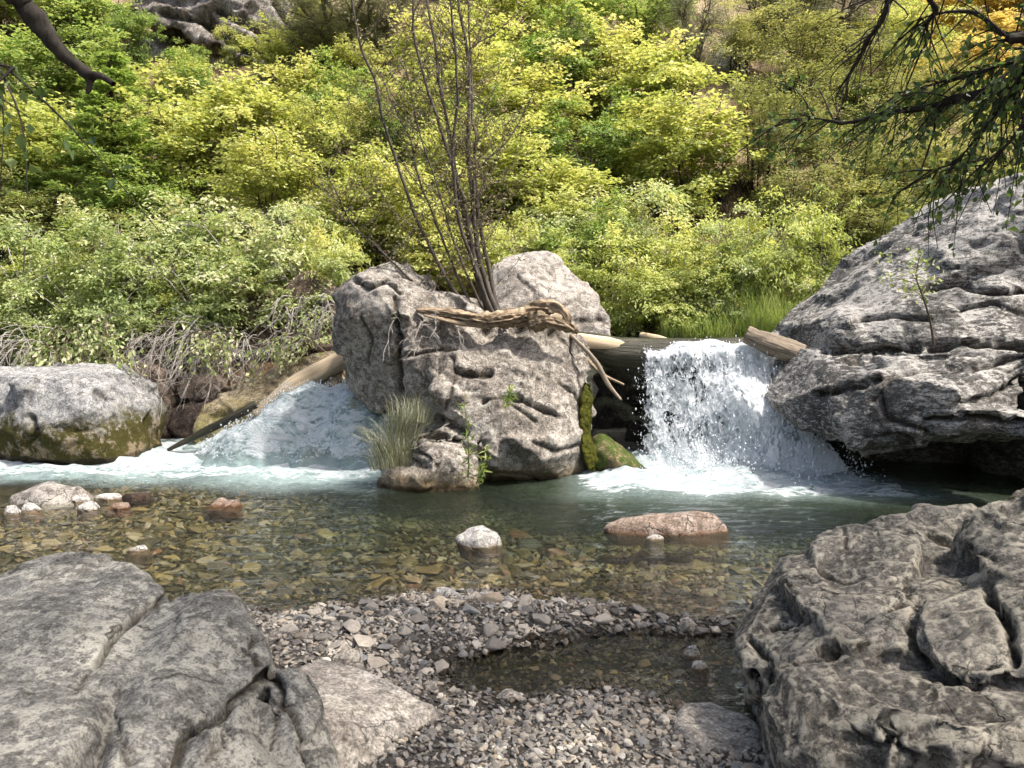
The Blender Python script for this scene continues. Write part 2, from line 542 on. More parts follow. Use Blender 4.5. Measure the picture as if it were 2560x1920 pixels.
def bank_y(x):
    return 10.25 + 1.2 * sst(-0.5, 1.2, x) + 0.25 * np.sin(x * 0.9 + 1.0)


def ground_h(x, y):
    x, y = np.asarray(x, float), np.asarray(y, float)
    shp = x.shape
    x, y = x.ravel(), y.ravel()
    z0 = np.zeros_like(x)
    q = np.stack([x, y, z0], 1)
    sdl = poly_sd(x, y, LAND) + 0.07 * perlin(q * 2.3)
    deep = 0.07 + 0.10 * sst(-4, -0.5, x) + 0.12 * sst(4.6, 6.5, y) * sst(-3.0, -0.5, x) + 0.35 * sst(-0.3, 1.2, x) * sst(6.0, 7.6, y)
    bed = -np.minimum(deep, 0.02 + 0.16 * np.maximum(-sdl, 0)) + 0.025 * fbm(q * 1.9, 3)
    land = np.minimum(0.11, 0.16 * sdl) + 0.018 * fbm(q * 3.1, 3) + 0.25 * sst(3.2, 6.0, np.abs(x)) + 0.5 * sst(-1.0, -6.0, y)
    h = np.where(sdl > 0, land, bed)
    # ledge behind the fall and the chute behind the middle boulder
    h = np.maximum(h, -0.4 + 1.52 * sst(9.0, 9.25, y) * sst(0.35, 0.6, x))
    h = np.maximum(h, -0.4 + 0.95 * sst(8.5, 9.3, y) * sst(-2.6, -1.6, x))
    # banks at the sides
    h = h + 0.9 * sst(5.6, 8.5, np.abs(x)) * sst(12, 8, y)
    t = y - bank_y(x)
    rgt = sst(-0.5, 1.2, x)
    toe = (-0.15 + 1.2 * rgt) + (0.95 - 0.75 * rgt) * sst(0.0, 0.55, t)
    slope = 0.66 + 0.10 * sst(-8, 4, x) * 0
    hill = toe + slope * np.maximum(t - 0.35, 0) + (0.55 * fbm(q * 0.16, 3) + 0.16 * fbm(q * 0.7 + 5, 3)) * sst(0.3, 4, t)
    hill = hill - 0.004 * np.maximum(t - 18, 0) ** 1.5
    h = np.where(t > 0, np.maximum(hill, np.where(t < 0.6, h, -9)), h)
    return h.reshape(shp)


def on_ground(u, v, ymin=2.0, ymax=60.0):
    """first hit of the pixel ray with the ground sheet"""
    d = ray(u, v)
    Y = np.linspace(ymin, ymax, 1600)
    p = np.array([0, 0, CAM_Z])[None] + d[None] * (Y / d[1])[:, None]
    hit = np.nonzero(p[:, 2] < gh(p[:, 0], p[:, 1]))[0]
    k = hit[0] if len(hit) else len(Y) - 1
    return p[k]


def axis_grid(segs):
    out = []
    for a, b, s in segs:
        out.append(np.arange(a, b - 1e-6, s))
    out.append([segs[-1][1]])
    return np.concatenate(out)


gx = axis_grid([(-90, -30, 3), (-30, -9, 0.5), (-9, 9, 0.07), (9, 30, 0.5), (30, 90, 3)])
gy = axis_grid([(-60, -4, 2), (-4, 2, 0.25), (2, 6, 0.05), (6, 12.4, 0.07), (12.4, 32, 0.25), (32, 110, 2.0)])
GX, GY = np.meshgrid(gx, gy)
GZ = ground_h(GX, GY)
V = np.stack([GX, GY, GZ], -1).reshape(-1, 3)
ny, nx = GX.shape
ii = (np.arange(ny - 1)[:, None] * nx + np.arange(nx - 1)[None]).reshape(-1)
Q = np.stack([ii, ii + 1, ii + nx + 1, ii + nx], 1)


def gh(x, y):
    """height of the ground sheet, read from its own grid"""
    i = np.clip(np.searchsorted(gx, x) - 1, 0, len(gx) - 2)
    j = np.clip(np.searchsorted(gy, y) - 1, 0, len(gy) - 2)
    fx = (x - gx[i]) / (gx[i + 1] - gx[i])
    fy = (y - gy[j]) / (gy[j + 1] - gy[j])
    return (GZ[j, i] * (1 - fx) + GZ[j, i + 1] * fx) * (1 - fy) + (GZ[j + 1, i] * (1 - fx) + GZ[j + 1, i + 1] * fx) * fy


hillm = sst(-0.1, 0.3, V[:, 1] - bank_y(V[:, 0]))

t = NT('ground_material')
p = t.pos()
z = t.sepz(p)
gr = t.noise(45, 6, 0.7, p)
vor = t.n('TexVoronoi', {'Vector': p, 'Scale': 38.0})
bedc = t.mix(t.mapr(vor.outputs['Distance'], 0.1, 0.6), t.ramp(t.sepz(vor.outputs['Color'], 'X'), [(0, (0.10, 0.085, 0.045)), (0.5, (0.17, 0.145, 0.08)), (1, (0.27, 0.21, 0.11))]), (0.04, 0.034, 0.02))
dry = t.mix(gr, (0.07, 0.062, 0.052), (0.20, 0.18, 0.16))
bedc = t.mix(t.mapr(z, -0.02, 0.05), bedc, dry)
algae = t.math('MULTIPLY', t.mapr(t.noise(1.8, 4, 0.6, p), 0.48, 0.62), t.mapr(z, 0.0, -0.05))
bedc = t.mix(t.math('MULTIPLY', algae, 0.5), bedc, (0.085, 0.085, 0.018))
litter = t.ramp(t.noise(26, 6, 0.75, p), [(0.3, (0.05, 0.035, 0.022)), (0.5, (0.15, 0.10, 0.06)), (0.7, (0.30, 0.22, 0.14))])
drygr = t.ramp(t.noise(34, 6, 0.75, p), [(0.3, (0.20, 0.14, 0.08)), (0.5, (0.40, 0.31, 0.18)), (0.7, (0.52, 0.44, 0.30))])
hillc = t.mix(t.math('MULTIPLY', t.mapr(t.noise(0.35, 4, 0.6, p), 0.45, 0.60), t.mapr(z, 1.8, 3.2)), litter, drygr)  # low bank's shade put into the colour: dark litter only, dry grass upslope
c = t.mix(t.attr('hill'), bedc, hillc)
bm = t.bump(t.math('ADD', gr, t.noise(14, 5, 0.7, p)), 0.9, 0.06)
MAT['ground'] = t.done(t.principled(c, 0.9, bm, 0.15))
ground = obj('ground', mesh_np('ground', V, Q, {'hill': hillm}, True, MAT['ground']))
tag(ground, 'stony creek bed, gravel bar and leafy hillside', 'ground', kind='structure')


# ------------------------------------------------------------------ boulders
def hull_mesh(chunks):
    bm = bmesh.new()
    for pts in chunks:
        vs = [bm.verts.new(Vector(p)) for p in pts]
        r = bmesh.ops.convex_hull(bm, input=vs, use_existing_faces=False)
        drop = list({e for e in r['geom_interior'] + r['geom_unused'] if isinstance(e, bmesh.types.BMVert)})
        if drop:
            bmesh.ops.delete(bm, geom=drop, context='VERTS')
    me = bpy.data.meshes.new('tmp')
    bm.to_mesh(me)
    bm.free()
    return me


def remesh(me, voxel):
    o = bpy.data.objects.new('tmp', me)
    COL.objects.link(o)
    m = o.modifiers.new('r', 'REMESH')
    m.mode = 'VOXEL'
    m.voxel_size = voxel
    dg = bpy.context.evaluated_depsgraph_get()
    e = o.evaluated_get(dg).to_mesh()
    v = np.empty(len(e.vertices) * 3, np.float32)
    e.vertices.foreach_get('co', v)
    nl = len(e.loops)
    li = np.empty(nl, np.int32)
    e.loops.foreach_get('vertex_index', li)
    tot = np.empty(len(e.polygons), np.int32)
    e.polygons.foreach_get('loop_total', tot)
    assert (tot == 4).all()
    o.evaluated_get(dg).to_mesh_clear()
    bpy.data.objects.remove(o)
    bpy.data.meshes.remove(me)
    return v.reshape(-1, 3).astype(float), li.reshape(-1, 4)


def normals(v, q):
    n = np.cross(v[q[:, 2]] - v[q[:, 0]], v[q[:, 3]] - v[q[:, 1]])
    out = np.zeros_like(v)
    for k in range(4):
        for c in range(3):
            out[:, c] += np.bincount(q[:, k], n[:, c], len(v))
    return out / (np.linalg.norm(out, axis=1)[:, None] + 1e-12)


def laplace(v, q, it, lam=0.6):
    e = np.concatenate([q[:, [0, 1]], q[:, [1, 2]], q[:, [2, 3]], q[:, [3, 0]]])
    e = np.concatenate([e, e[:, ::-1]])
    deg = np.bincount(e[:, 0], minlength=len(v))[:, None]
    for _ in range(it):
        s = np.stack([np.bincount(e[:, 0], v[e[:, 1], c], len(v)) for c in range(3)], 1)
        v = v + lam * (s / deg - v)
    return v


def rotm(ax, ay, az):
    from mathutils import Euler
    return np.array(Euler((ax, ay, az)).to_matrix())


def boulder(name, chunks, voxel, mat, smooth=4, facets=(), bumps=(), cracks=(), post=1, seed=0, strata=None, rough=(), cuts=(), label=None, cat='boulder', group=None, parent=None):
    v, q = remesh(hull_mesh(chunks), voxel)
    v = laplace(v, q, smooth)
    n = normals(v, q)
    off = np.array([seed * 13.7, seed * 5.1, seed * 9.3])
    ridge = np.zeros(len(v))
    crack = np.zeros(len(v))
    disp = np.zeros(len(v))
    for sc, amp in bumps:
        disp += amp * fbm(v * sc + off, 4)
    for sc, amp, mtx in facets:
        warp = 0.16 * np.stack([perlin(v * sc * 1.3 + off + k * 31) for k in range(3)], 1)
        w = (v @ mtx.T) * sc + off + warp
        val, edge, cr = worley(w)
        disp += amp * (np.clip(val, -0.8, 0.8) + 0.5 * (cr - 0.5))
        crack = np.maximum(crack, 0.5 * sst(0.07, 0.0, edge) * sst(0.45, 0.75, cr))
        ridge += np.clip(val + 0.5 * (cr - 0.5), -1, 1)
    if strata:
        axis, freq, amp = strata
        s = v @ np.asarray(axis) * freq + 0.8 * fbm(v * 1.6 + off, 3)
        f = s - np.floor(s)
        lay = RND[(np.floor(s).astype(int)) & 255, 0]
        disp += amp * ((lay - 0.5) + 0.5 * (1 - f)) * (0.5 + 0.8 * sst(-0.3, 0.3, fbm(v * 1.1 + off + 50, 2)))
        crack = np.maximum(crack, 0.8 * sst(0.10, 0.0, np.minimum(f, 1 - f)) * sst(0.0, 0.3, perlin(v * 2.2 + off + 9)))
    v = v + n * disp[:, None]
    disp[:] = 0
    if cuts:
        cr_ = np.random.default_rng(seed + 900)
        for cnt, R_, dep_ in cuts:
            for _ in range(cnt):
                i0 = cr_.integers(0, len(v))
                rr_ = R_ * cr_.uniform(0.6, 1.3)
                dd = np.linalg.norm(v - v[i0], axis=1)
                near = np.nonzero(dd < rr_)[0]
                nn_ = n[near].mean(0) + cr_.normal(size=3) * 0.22
                nn_ /= np.linalg.norm(nn_)
                top_ = np.quantile((v[near] - v[i0]) @ nn_, 0.9)
                s_ = (v[near] - v[i0]) @ nn_ - top_ + dep_ * cr_.uniform(0.5, 1.3)
                m_ = sst(1.0, 0.82, dd[near] / rr_)
                v[near] -= nn_[None] * (np.maximum(s_, 0) * m_)[:, None]
        n = normals(v, q)
    for sc, amp in rough:
        w = v * sc + off + 0.25 * np.stack([perlin(v * sc * 0.7 + 31 * k) for k in range(3)], 1)
        rg = np.zeros(len(v))
        a_ = 1.0
        for k in range(4):
            rg += a_ * (1 - np.abs(2.2 * perlin(w)))
            w = w @ ROTN * 2.1 + 5.3
            a_ *= 0.5
        disp += amp * (rg - 1.0)
    if cracks:
        # grooves: the line is given by photo pixels, its depth comes from the rock face it falls on
        vv = v + 0.012 * np.stack([fbm(v * 7 + off + 40 * k, 3) for k in range(3)], 1)
        rel = vv - np.array([0, 0, CAM_Z])
        zc = rel[:, 1] * CT - rel[:, 2] * ST
        uu_ = 1280 + FPX * rel[:, 0] / zc
        vv_ = 960 - FPX * (rel[:, 1] * ST + rel[:, 2] * CT) / zc
        face = sst(-0.15, 0.1, -(n * rel).sum(1) / np.linalg.norm(rel, axis=1))
        for pts, width, depth in cracks:
            pts = np.asarray(pts, float)
            dmin = np.full(len(v), 1e4)
            for a_, b_ in zip(pts[:-1], pts[1:]):
                e = b_ - a_
                tt = np.clip(((uu_ - a_[0]) * e[0] + (vv_ - a_[1]) * e[1]) / (e @ e), 0, 1)
                dmin = np.minimum(dmin, np.hypot(uu_ - a_[0] - tt * e[0], vv_ - a_[1] - tt * e[1]))
            wv_ = width * (1.0 + 0.5 * perlin(v * 9 + off))
            g = sst(wv_, 0, dmin) * face
            disp -= depth * g
            crack = np.maximum(crack, sst(wv_ * 0.75, wv_ * 0.2, dmin) * face)
    v2 = v + n * disp[:, None]
    v2 = laplace(v2, q, post, 0.5)
    if ridge.std() > 0:
        curv = laplace(v2, q, 4) - v2
        cv = -(curv * normals(v2, q)).sum(1)
        ridge = np.clip(0.5 + cv / (cv.std() * 3 + 1e-9), 0, 1)
    loc_v, c = recentre(v2)
    me = mesh_np(name, loc_v, q, {'ridge': ridge, 'crack': crack}, True, MAT[mat])
    o = obj(name, me, parent, c)
    tag(o, label, cat if label else None, group)
    return o


def outline(pts, depth, shrink=0.8, rise=0.0, extra=()):
    """front outline (u,v,Y) plus a shrunken copy pushed back by depth"""
    f = np.array([P(*p) for p in pts])
    c = f.mean(0)
    b = c + (f - c) * shrink
    b[:, 1] += depth
    b[:, 2] += rise
    return list(f) + list(b) + [np.asarray(e, float) for e in extra]


I3 = np.eye(3)
ROTN = rotm(0.7, 0.4, 1.1)
TILT = rotm(0.5, 0.35, 0.2) @ np.diag([0.6, 1, 1.6])
TILT2 = rotm(-0.3, 0.6, 0.7) @ np.diag([1, 0.7, 1.5])

# middle boulder: tall left block, leaning front slab, low toe
c_left = outline([(832, 850, 8.15), (838, 720, 8.1), (885, 672, 8.2), (985, 652, 8.3), (1070, 690, 8.2), (1085, 800, 7.85), (1065, 1000, 7.95), (1000, 1048, 8.2), (915, 1030, 8.35), (845, 968, 8.4)],
                 1.2, 0.85, 0.1, [P(915, 770, 7.75), P(1000, 790, 7.65), P(900, 690, 7.95)])
c_left2 = outline([(960, 760, 8.1), (1085, 720, 8.2), (1200, 735, 8.3), (1230, 800, 8.2), (1150, 900, 7.75), (1070, 1080, 7.65), (1000, 1060, 7.95)], 1.4, 0.9, 0, [(-0.9, 7.9, -0.3), (-0.2, 8.6, -0.3)])
c_slab = outline([(1070, 985, 7.45), (1135, 890, 7.75), (1265, 810, 8.0), (1335, 785, 8.15), (1400, 820, 8.15), (1462, 880, 8.05), (1480, 960, 7.95), (1465, 1050, 7.85), (1440, 1105, 7.85), (1495, 1150, 7.85),
                  (1495, 1190, 7.9), (1210, 1200, 7.65), (1140, 1130, 7.45)], 1.2, 0.85, 0.0,
                 [P(1260, 1000, 7.35), P(1340, 960, 7.5), P(1250, 1120, 7.2), P(1380, 1130, 7.45), (-0.2, 7.65, -0.35), (0.8, 7.95, -0.35), (0.8, 9.0, -0.35), (-0.3, 8.6, -0.35)])
c_toe = outline([(918, 1225, 7.2), (935, 1185, 7.25), (965, 1140, 7.3), (1050, 1100, 7.35), (1130, 1115, 7.3), (1205, 1150, 7.2), (1215, 1195, 7.15), (1090, 1228, 7.1)], 0.7, 0.85, 0, [(-1.3, 7.2, -0.3), (-0.3, 7.1, -0.3), P(1080, 1150, 7.0)])
c_toe2 = outline([(985, 1150, 7.3), (1020, 1080, 7.4), (1120, 1060, 7.4), (1160, 1110, 7.35), (1080, 1170, 7.2)], 0.6, 0.85)
c_toe3 = outline([(1080, 1100, 7.45), (1130, 1050, 7.5), (1180, 1090, 7.45), (1170, 1140, 7.35)], 0.5, 0.85)
c_left3 = outline([(990, 700, 8.1), (1100, 705, 8.1), (1100, 850, 7.75), (1080, 960, 7.6), (1000, 900, 7.75)], 0.8, 0.8)
boulder('boulder', [c_left, c_left2, c_slab, c_toe, c_toe2, c_toe3, c_left3], 0.022, 'rock_mid', smooth=3, seed=1, post=1,
        facets=[(1.3, 0.13, TILT), (3.4, 0.03, TILT2)], bumps=[(1.0, 0.04)], cuts=[(50, 0.55, 0.06), (220, 0.22, 0.03), (500, 0.09, 0.014)], rough=[(6, 0.010)],
        cracks=[
            ([(1129, 895), (1138, 925), (1159, 938), (1201, 938), (1222, 933)], 13, 0.09), ([(1277, 992), (1328, 1009), (1361, 1026), (1391, 1039)], 11, 0.08),
            ([(885, 700), (918, 722), (969, 701), (1003, 731)], 9, 0.08), ([(990, 739), (986, 803), (998, 853), (994, 921), (1003, 980)], 13, 0.10),
            ([(1003, 895), (1062, 879), (1138, 870)], 8, 0.05), ([(1138, 938), (1125, 997), (1112, 1026)], 8, 0.05), ([(1205, 1005), (1256, 988), (1294, 1022), (1340, 1056)], 7, 0.05),
            ([(1003, 1123), (1062, 1090), (1150, 1098)], 13, 0.10), ([(1104, 1047), (1201, 1106), (1214, 1190)], 12, 0.10), ([(1336, 1106), (1391, 1128), (1450, 1115)], 9, 0.05),
            ([(1010, 1140), (1040, 1150), (1075, 1180)], 6, 0.03), ([(1020, 1125), (1060, 1135), (1095, 1165)], 6, 0.03), ([(900, 790), (930, 850), (915, 910)], 7, 0.04), ([(1400, 960), (1440, 985), (1455, 1030)], 6, 0.03)],
        label='huge grey broken boulder standing in midstream with the thin tree on top')

c_hump = outline([(1215, 720, 9.2), (1235, 650, 9.35), (1290, 630, 9.4), (1350, 624, 9.45), (1400, 640, 9.45), (1450, 690, 9.35), (1490, 730, 9.25), (1525, 795, 9.1), (1528, 845, 9.0), (1400, 860, 8.7), (1230, 830, 8.6)],
                 1.2, 0.9, 0, [(0.0, 9.0, 0.2), (1.05, 9.1, 0.3), (0.2, 10.2, 0.2), (1.1, 10.3, 0.3), P(1350, 740, 8.75), P(1300, 680, 8.95), P(1430, 770, 8.85)])
boulder('boulder', [c_hump], 0.03, 'rock_hump', smooth=5, seed=2, facets=[(1.3, 0.04, TILT2)], bumps=[(1.5, 0.03)], cuts=[(8, 0.5, 0.03), (80, 0.2, 0.02), (150, 0.1, 0.012)], rough=[(6, 0.012)], cracks=[([(1400, 770), (1440, 745), (1470, 765)], 7, 0.05), ([(1290, 690), (1330, 720), (1345, 760)], 6, 0.04), ([(1440, 800), (1480, 805), (1510, 800)], 7, 0.05)],
        label='pale rounded boulder behind the thin tree and driftwood')

t = NT('hanging_moss')
co_ = t.obco()
mn = t.noise(40, 7, 0.75, co_)
MAT['moss'] = t.done(t.principled(t.ramp(mn, [(0.3, (0.018, 0.022, 0.004)), (0.5, (0.07, 0.075, 0.012)), (0.7, (0.17, 0.16, 0.03))]), 0.95, t.bump(mn, 1.0, 0.04), 0.1))
c_moss = outline([(1452, 1000, 7.86), (1462, 950, 7.92), (1480, 960, 7.95), (1476, 1040, 7.86), (1480, 1100, 7.82), (1462, 1115, 7.74), (1445, 1090, 7.74)], 0.16, 0.9)
c_moss2 = outline([(1455, 1120, 7.72), (1475, 1095, 7.78), (1500, 1150, 7.78), (1496, 1190, 7.76), (1470, 1180, 7.68)], 0.16, 0.9)
boulder('moss_patch', [c_moss, c_moss2], 0.018, 'moss', smooth=3, seed=33, bumps=[(6, 0.03)], rough=[(14, 0.02)], label='green moss hanging on the edge of the midstream boulder beside the waterfall', cat='moss')
c_small = outline([(1470, 1195, 7.8), (1480, 1120, 7.9), (1510, 1095, 7.95), (1560, 1130, 7.9), (1600, 1160, 7.85), (1620, 1178, 7.8), (1560, 1192, 7.7)], 0.6, 0.8, 0, [(0.9, 7.8, -0.35), (1.35, 7.8, -0.35), P(1540, 1150, 7.65)])
MAT['rock_weed'] = rock_mat('algae_stone', (0.10, 0.075, 0.04), (0.19, 0.145, 0.08), (0.28, 0.22, 0.13), lichen=0.1, lscale=8, spots=0.3, moss=(0.3, 0.7), moss_col=(0.03, 0.045, 0.008), wet=0.08, crackdirt=0.4)
boulder('boulder', [c_small], 0.02, 'rock_weed', smooth=8, seed=3, facets=[(3, 0.03, TILT)], bumps=[(3, 0.03), (12, 0.008)],
        label='small wet brown boulder with algae at the foot of the waterfall')

# overhanging ledge boulder on the right
c_o1 = outline([(1940, 985, 7.7), (1955, 930, 7.75), (2010, 890, 7.8), (2100, 880, 7.9), (2560, 870, 7.2), (2560, 1090, 6.5), (2300, 1110, 6.7), (2100, 1110, 7.0), (1990, 1070, 7.4)],
               2.0, 0.9, 0.1, [P(2050, 985, 7.2), P(2350, 1000, 6.4)])
c_o2 = outline([(2060, 870, 7.9), (2062, 812, 7.95), (2130, 780, 8.0), (2200, 690, 8.3), (2400, 660, 8.0), (2600, 640, 7.6), (2600, 960, 6.9), (2300, 950, 7.2), (2130, 870, 7.7)], 1.8, 0.9, 0.0,
               [P(2300, 800, 7.3)])
c_o3 = outline([(2190, 700, 8.3), (2210, 680, 8.3), (2330, 640, 8.2), (2370, 560, 8.2), (2440, 525, 8.1), (2560, 455, 8.0), (2760, 360, 7.8), (2900, 700, 7.2), (2500, 800, 7.5), (2250, 760, 7.9)], 2.2, 0.85, 0.0,
               [P(2500, 640, 7.6)])
c_o4 = outline([(2300, 1070, 6.5), (2360, 1040, 6.4), (2450, 1030, 6.3), (2560, 1060, 6.2), (2700, 1050, 6.1), (2700, 1130, 6.1), (2420, 1122, 6.3), (2320, 1105, 6.45)], 1.0, 0.85, 0.05)
c_o5 = outline([(2560, 880, 7.0), (3000, 700, 7.0), (3100, 1400, 6.3), (2800, 1400, 6.4), (2700, 1200, 6.6)], 2.5, 0.9)
c_o6 = [np.array(p) for p in ((3.1, 9.6, -0.4), (3.2, 8.9, -0.4), (6, 8.4, -0.4), (3.0, 9.3, 1.4), (6, 8.2, 1.5), (3.4, 10.3, 1.5), (6, 10.5, 1.6), (6, 10.5, -0.4), (3.2, 10.3, -0.4))]
c_o7 = outline([(2080, 870, 7.75), (2090, 830, 7.8), (2200, 800, 7.8), (2330, 850, 7.5), (2300, 900, 7.3), (2100, 890, 7.6)], 0.8, 0.85)
c_o8 = outline([(2000, 1075, 7.4), (2030, 1030, 7.3), (2250, 1060, 6.9), (2330, 1110, 6.8), (2240, 1135, 6.9), (2070, 1120, 7.2)], 1.4, 0.8, 0.05)
boulder('boulder', [c_o1, c_o2, c_o3, c_o4, c_o5, c_o6, c_o7, c_o8], 0.026, 'rock_over', smooth=3, seed=4, post=1,
        facets=[(1.2, 0.07, rotm(0.1, 0.15, 0) @ np.diag([0.55, 0.9, 2.4])), (5, 0.012, rotm(0.1, 0.15, 0) @ np.diag([0.6, 1, 2.2]))],
        strata=((0.03, 0.10, 1.0), 3.0, 0.085), bumps=[(1.0, 0.03)], cuts=[(90, 0.7, 0.06), (260, 0.28, 0.025), (500, 0.12, 0.014)], rough=[(7, 0.008)],
        cracks=[
            ([(2311, 725), (2392, 709), (2474, 731), (2560, 725), (2640, 740)], 11, 0.09), ([(2322, 872), (2392, 856), (2560, 861), (2640, 855)], 15, 0.14), ([(2061, 877), (2148, 872), (2300, 877)], 14, 0.13),
            ([(2040, 986), (2148, 964), (2230, 932), (2322, 921), (2419, 921), (2560, 888)], 12, 0.11), ([(2181, 1002), (2224, 942)], 8, 0.06), ([(2202, 986), (2213, 1046), (2338, 1078)], 10, 0.08),
            ([(2414, 1002), (2463, 997), (2560, 942)], 13, 0.12), ([(2311, 1051), (2419, 1046), (2560, 1051)], 13, 0.12), ([(2130, 800), (2240, 790), (2330, 800)], 8, 0.07), ([(2380, 780), (2480, 760), (2580, 790)], 7, 0.05), ([(2160, 1090), (2240, 1085), (2320, 1110)], 8, 0.06)],
        label='massive dark layered boulder overhanging the pool beside the waterfall')

# wet rock behind the curtain of water
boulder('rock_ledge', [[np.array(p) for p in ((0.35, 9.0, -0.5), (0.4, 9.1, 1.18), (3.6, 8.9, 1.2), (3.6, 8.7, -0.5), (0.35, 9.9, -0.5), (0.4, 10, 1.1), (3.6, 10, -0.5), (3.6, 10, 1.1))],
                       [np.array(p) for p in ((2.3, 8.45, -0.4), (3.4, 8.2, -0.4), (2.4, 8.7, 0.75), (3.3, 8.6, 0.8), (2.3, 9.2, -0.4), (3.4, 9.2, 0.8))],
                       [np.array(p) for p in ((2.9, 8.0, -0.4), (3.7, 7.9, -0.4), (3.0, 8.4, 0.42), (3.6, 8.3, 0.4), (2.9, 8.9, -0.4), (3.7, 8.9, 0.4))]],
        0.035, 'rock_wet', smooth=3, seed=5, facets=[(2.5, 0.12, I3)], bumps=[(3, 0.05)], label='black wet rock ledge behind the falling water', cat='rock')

# left mossy boulder and bank rocks
c_m1 = outline([(-160, 1150, 8.6), (-160, 930, 8.8), (0, 918, 8.75), (120, 912, 8.75), (225, 908, 8.7), (262, 935, 8.65), (285, 985, 8.5), (318, 1045, 8.4), (322, 1110, 8.3), (300, 1160, 8.25), (150, 1172, 8.2)], 1.3, 0.85, 0,
               [P(120, 1080, 8.15), P(60, 960, 8.35), P(240, 1000, 8.25), (-6, 8.6, -0.3), (-4.4, 8.4, -0.3), (-6, 9.6, -0.3), (-4.4, 9.5, -0.3)])
boulder('boulder', [c_m1], 0.025, 'rock_moss', smooth=5, seed=6, facets=[(1.4, 0.09, TILT2), (4, 0.025, TILT)], bumps=[(1.4, 0.03)], cuts=[(24, 0.6, 0.06), (110, 0.25, 0.025), (160, 0.1, 0.012)], rough=[(6, 0.010)],
        cracks=[([(75, 1045), (85, 1085), (75, 1100)], 13, 0.09), ([(240, 975), (280, 1000)], 12, 0.08), ([(150, 1080), (230, 1075), (290, 1040)], 7, 0.03)],
        label='rounded grey boulder with olive moss skirt at the left water edge')
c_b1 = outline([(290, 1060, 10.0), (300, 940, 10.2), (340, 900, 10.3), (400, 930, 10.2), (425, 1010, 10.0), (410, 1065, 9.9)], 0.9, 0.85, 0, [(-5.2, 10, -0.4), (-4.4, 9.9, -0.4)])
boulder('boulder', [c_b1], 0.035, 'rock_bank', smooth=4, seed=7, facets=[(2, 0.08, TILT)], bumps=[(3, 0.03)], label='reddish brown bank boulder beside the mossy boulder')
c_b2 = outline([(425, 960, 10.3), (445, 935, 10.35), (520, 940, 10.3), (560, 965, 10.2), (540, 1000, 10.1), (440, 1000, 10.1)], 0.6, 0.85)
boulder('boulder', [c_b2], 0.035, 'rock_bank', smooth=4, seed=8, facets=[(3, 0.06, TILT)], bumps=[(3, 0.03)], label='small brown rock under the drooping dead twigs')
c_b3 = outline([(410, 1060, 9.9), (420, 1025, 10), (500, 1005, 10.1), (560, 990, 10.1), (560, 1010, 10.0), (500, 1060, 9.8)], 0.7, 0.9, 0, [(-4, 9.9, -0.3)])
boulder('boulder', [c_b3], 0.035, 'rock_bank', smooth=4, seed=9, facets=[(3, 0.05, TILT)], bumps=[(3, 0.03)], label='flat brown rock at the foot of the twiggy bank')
c_sl = outline([(480, 1075, 9.3), (505, 1020, 9.5), (560, 975, 9.7), (680, 925, 9.8), (830, 880, 9.8), (845, 960, 9.3), (700, 1010, 9.3), (560, 1065, 9.2)], 0.9, 0.9, 0, [(-3.8, 9.2, -0.3), (-2.2, 9.2, -0.1)])
boulder('boulder', [c_sl], 0.028, 'rock_tan', smooth=4, seed=10, facets=[(2.2, 0.07, rotm(0, -0.4, 0) @ np.diag([0.6, 1, 2]))], strata=((0.35, 0.1, 0.9), 6, 0.04), bumps=[(4, 0.02)],
        label='slanting tan slab with moss along the left bank below the log')
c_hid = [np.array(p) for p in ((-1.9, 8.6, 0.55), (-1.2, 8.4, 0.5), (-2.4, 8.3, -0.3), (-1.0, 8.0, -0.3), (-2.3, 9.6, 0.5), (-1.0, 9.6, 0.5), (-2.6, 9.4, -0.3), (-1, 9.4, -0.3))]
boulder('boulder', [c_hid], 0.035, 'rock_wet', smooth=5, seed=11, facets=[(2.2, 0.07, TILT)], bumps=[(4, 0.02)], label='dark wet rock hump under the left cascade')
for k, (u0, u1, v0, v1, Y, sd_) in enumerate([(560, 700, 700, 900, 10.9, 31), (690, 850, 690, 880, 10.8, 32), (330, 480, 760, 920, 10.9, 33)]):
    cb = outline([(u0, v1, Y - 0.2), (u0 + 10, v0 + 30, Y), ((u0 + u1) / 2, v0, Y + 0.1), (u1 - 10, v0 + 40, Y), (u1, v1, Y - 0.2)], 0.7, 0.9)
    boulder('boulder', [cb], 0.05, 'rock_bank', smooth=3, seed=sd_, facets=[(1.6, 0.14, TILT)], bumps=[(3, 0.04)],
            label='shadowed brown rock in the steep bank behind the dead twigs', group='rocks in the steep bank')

# foreground boulders
c_f1 = [P(-250, 1520, 2.9), P(0, 1440, 3.05), P(140, 1385, 3.2), P(235, 1372, 3.2), P(330, 1400, 3.05), P(395, 1462, 2.9), P(420, 1530, 2.7), P(260, 1700, 2.2), P(140, 1920, 1.75), P(-300, 2000, 1.6),
        P(-500, 1600, 2.4), (-2.9, 3.2, -0.2), (-1.2, 2.9, -0.2), (-0.8, 1.5, -0.2), (-2.7, 1.5, -0.2), (-1.5, 3.4, 0.0)]
c_f2 = [P(440, 1490, 2.85), P(480, 1478, 2.85), P(560, 1470, 2.8), P(600, 1495, 2.75), P(650, 1585, 2.6), P(672, 1640, 2.48), P(600, 1735, 2.24), P(470, 1920, 1.92), P(280, 1960, 1.75), P(310, 1680, 2.25),
        (-1.0, 3.0, -0.2), (-0.75, 2.6, -0.2), (-0.75, 1.8, -0.2), (-1.2, 1.6, -0.2)]
c_f6 = [P(640, 1600, 2.6), P(690, 1615, 2.58), P(720, 1650, 2.52), P(690, 1690, 2.42), P(640, 1680, 2.4), (-0.75, 2.6, 0.0), (-0.65, 2.5, 0.0), (-0.7, 2.75, 0.1)]
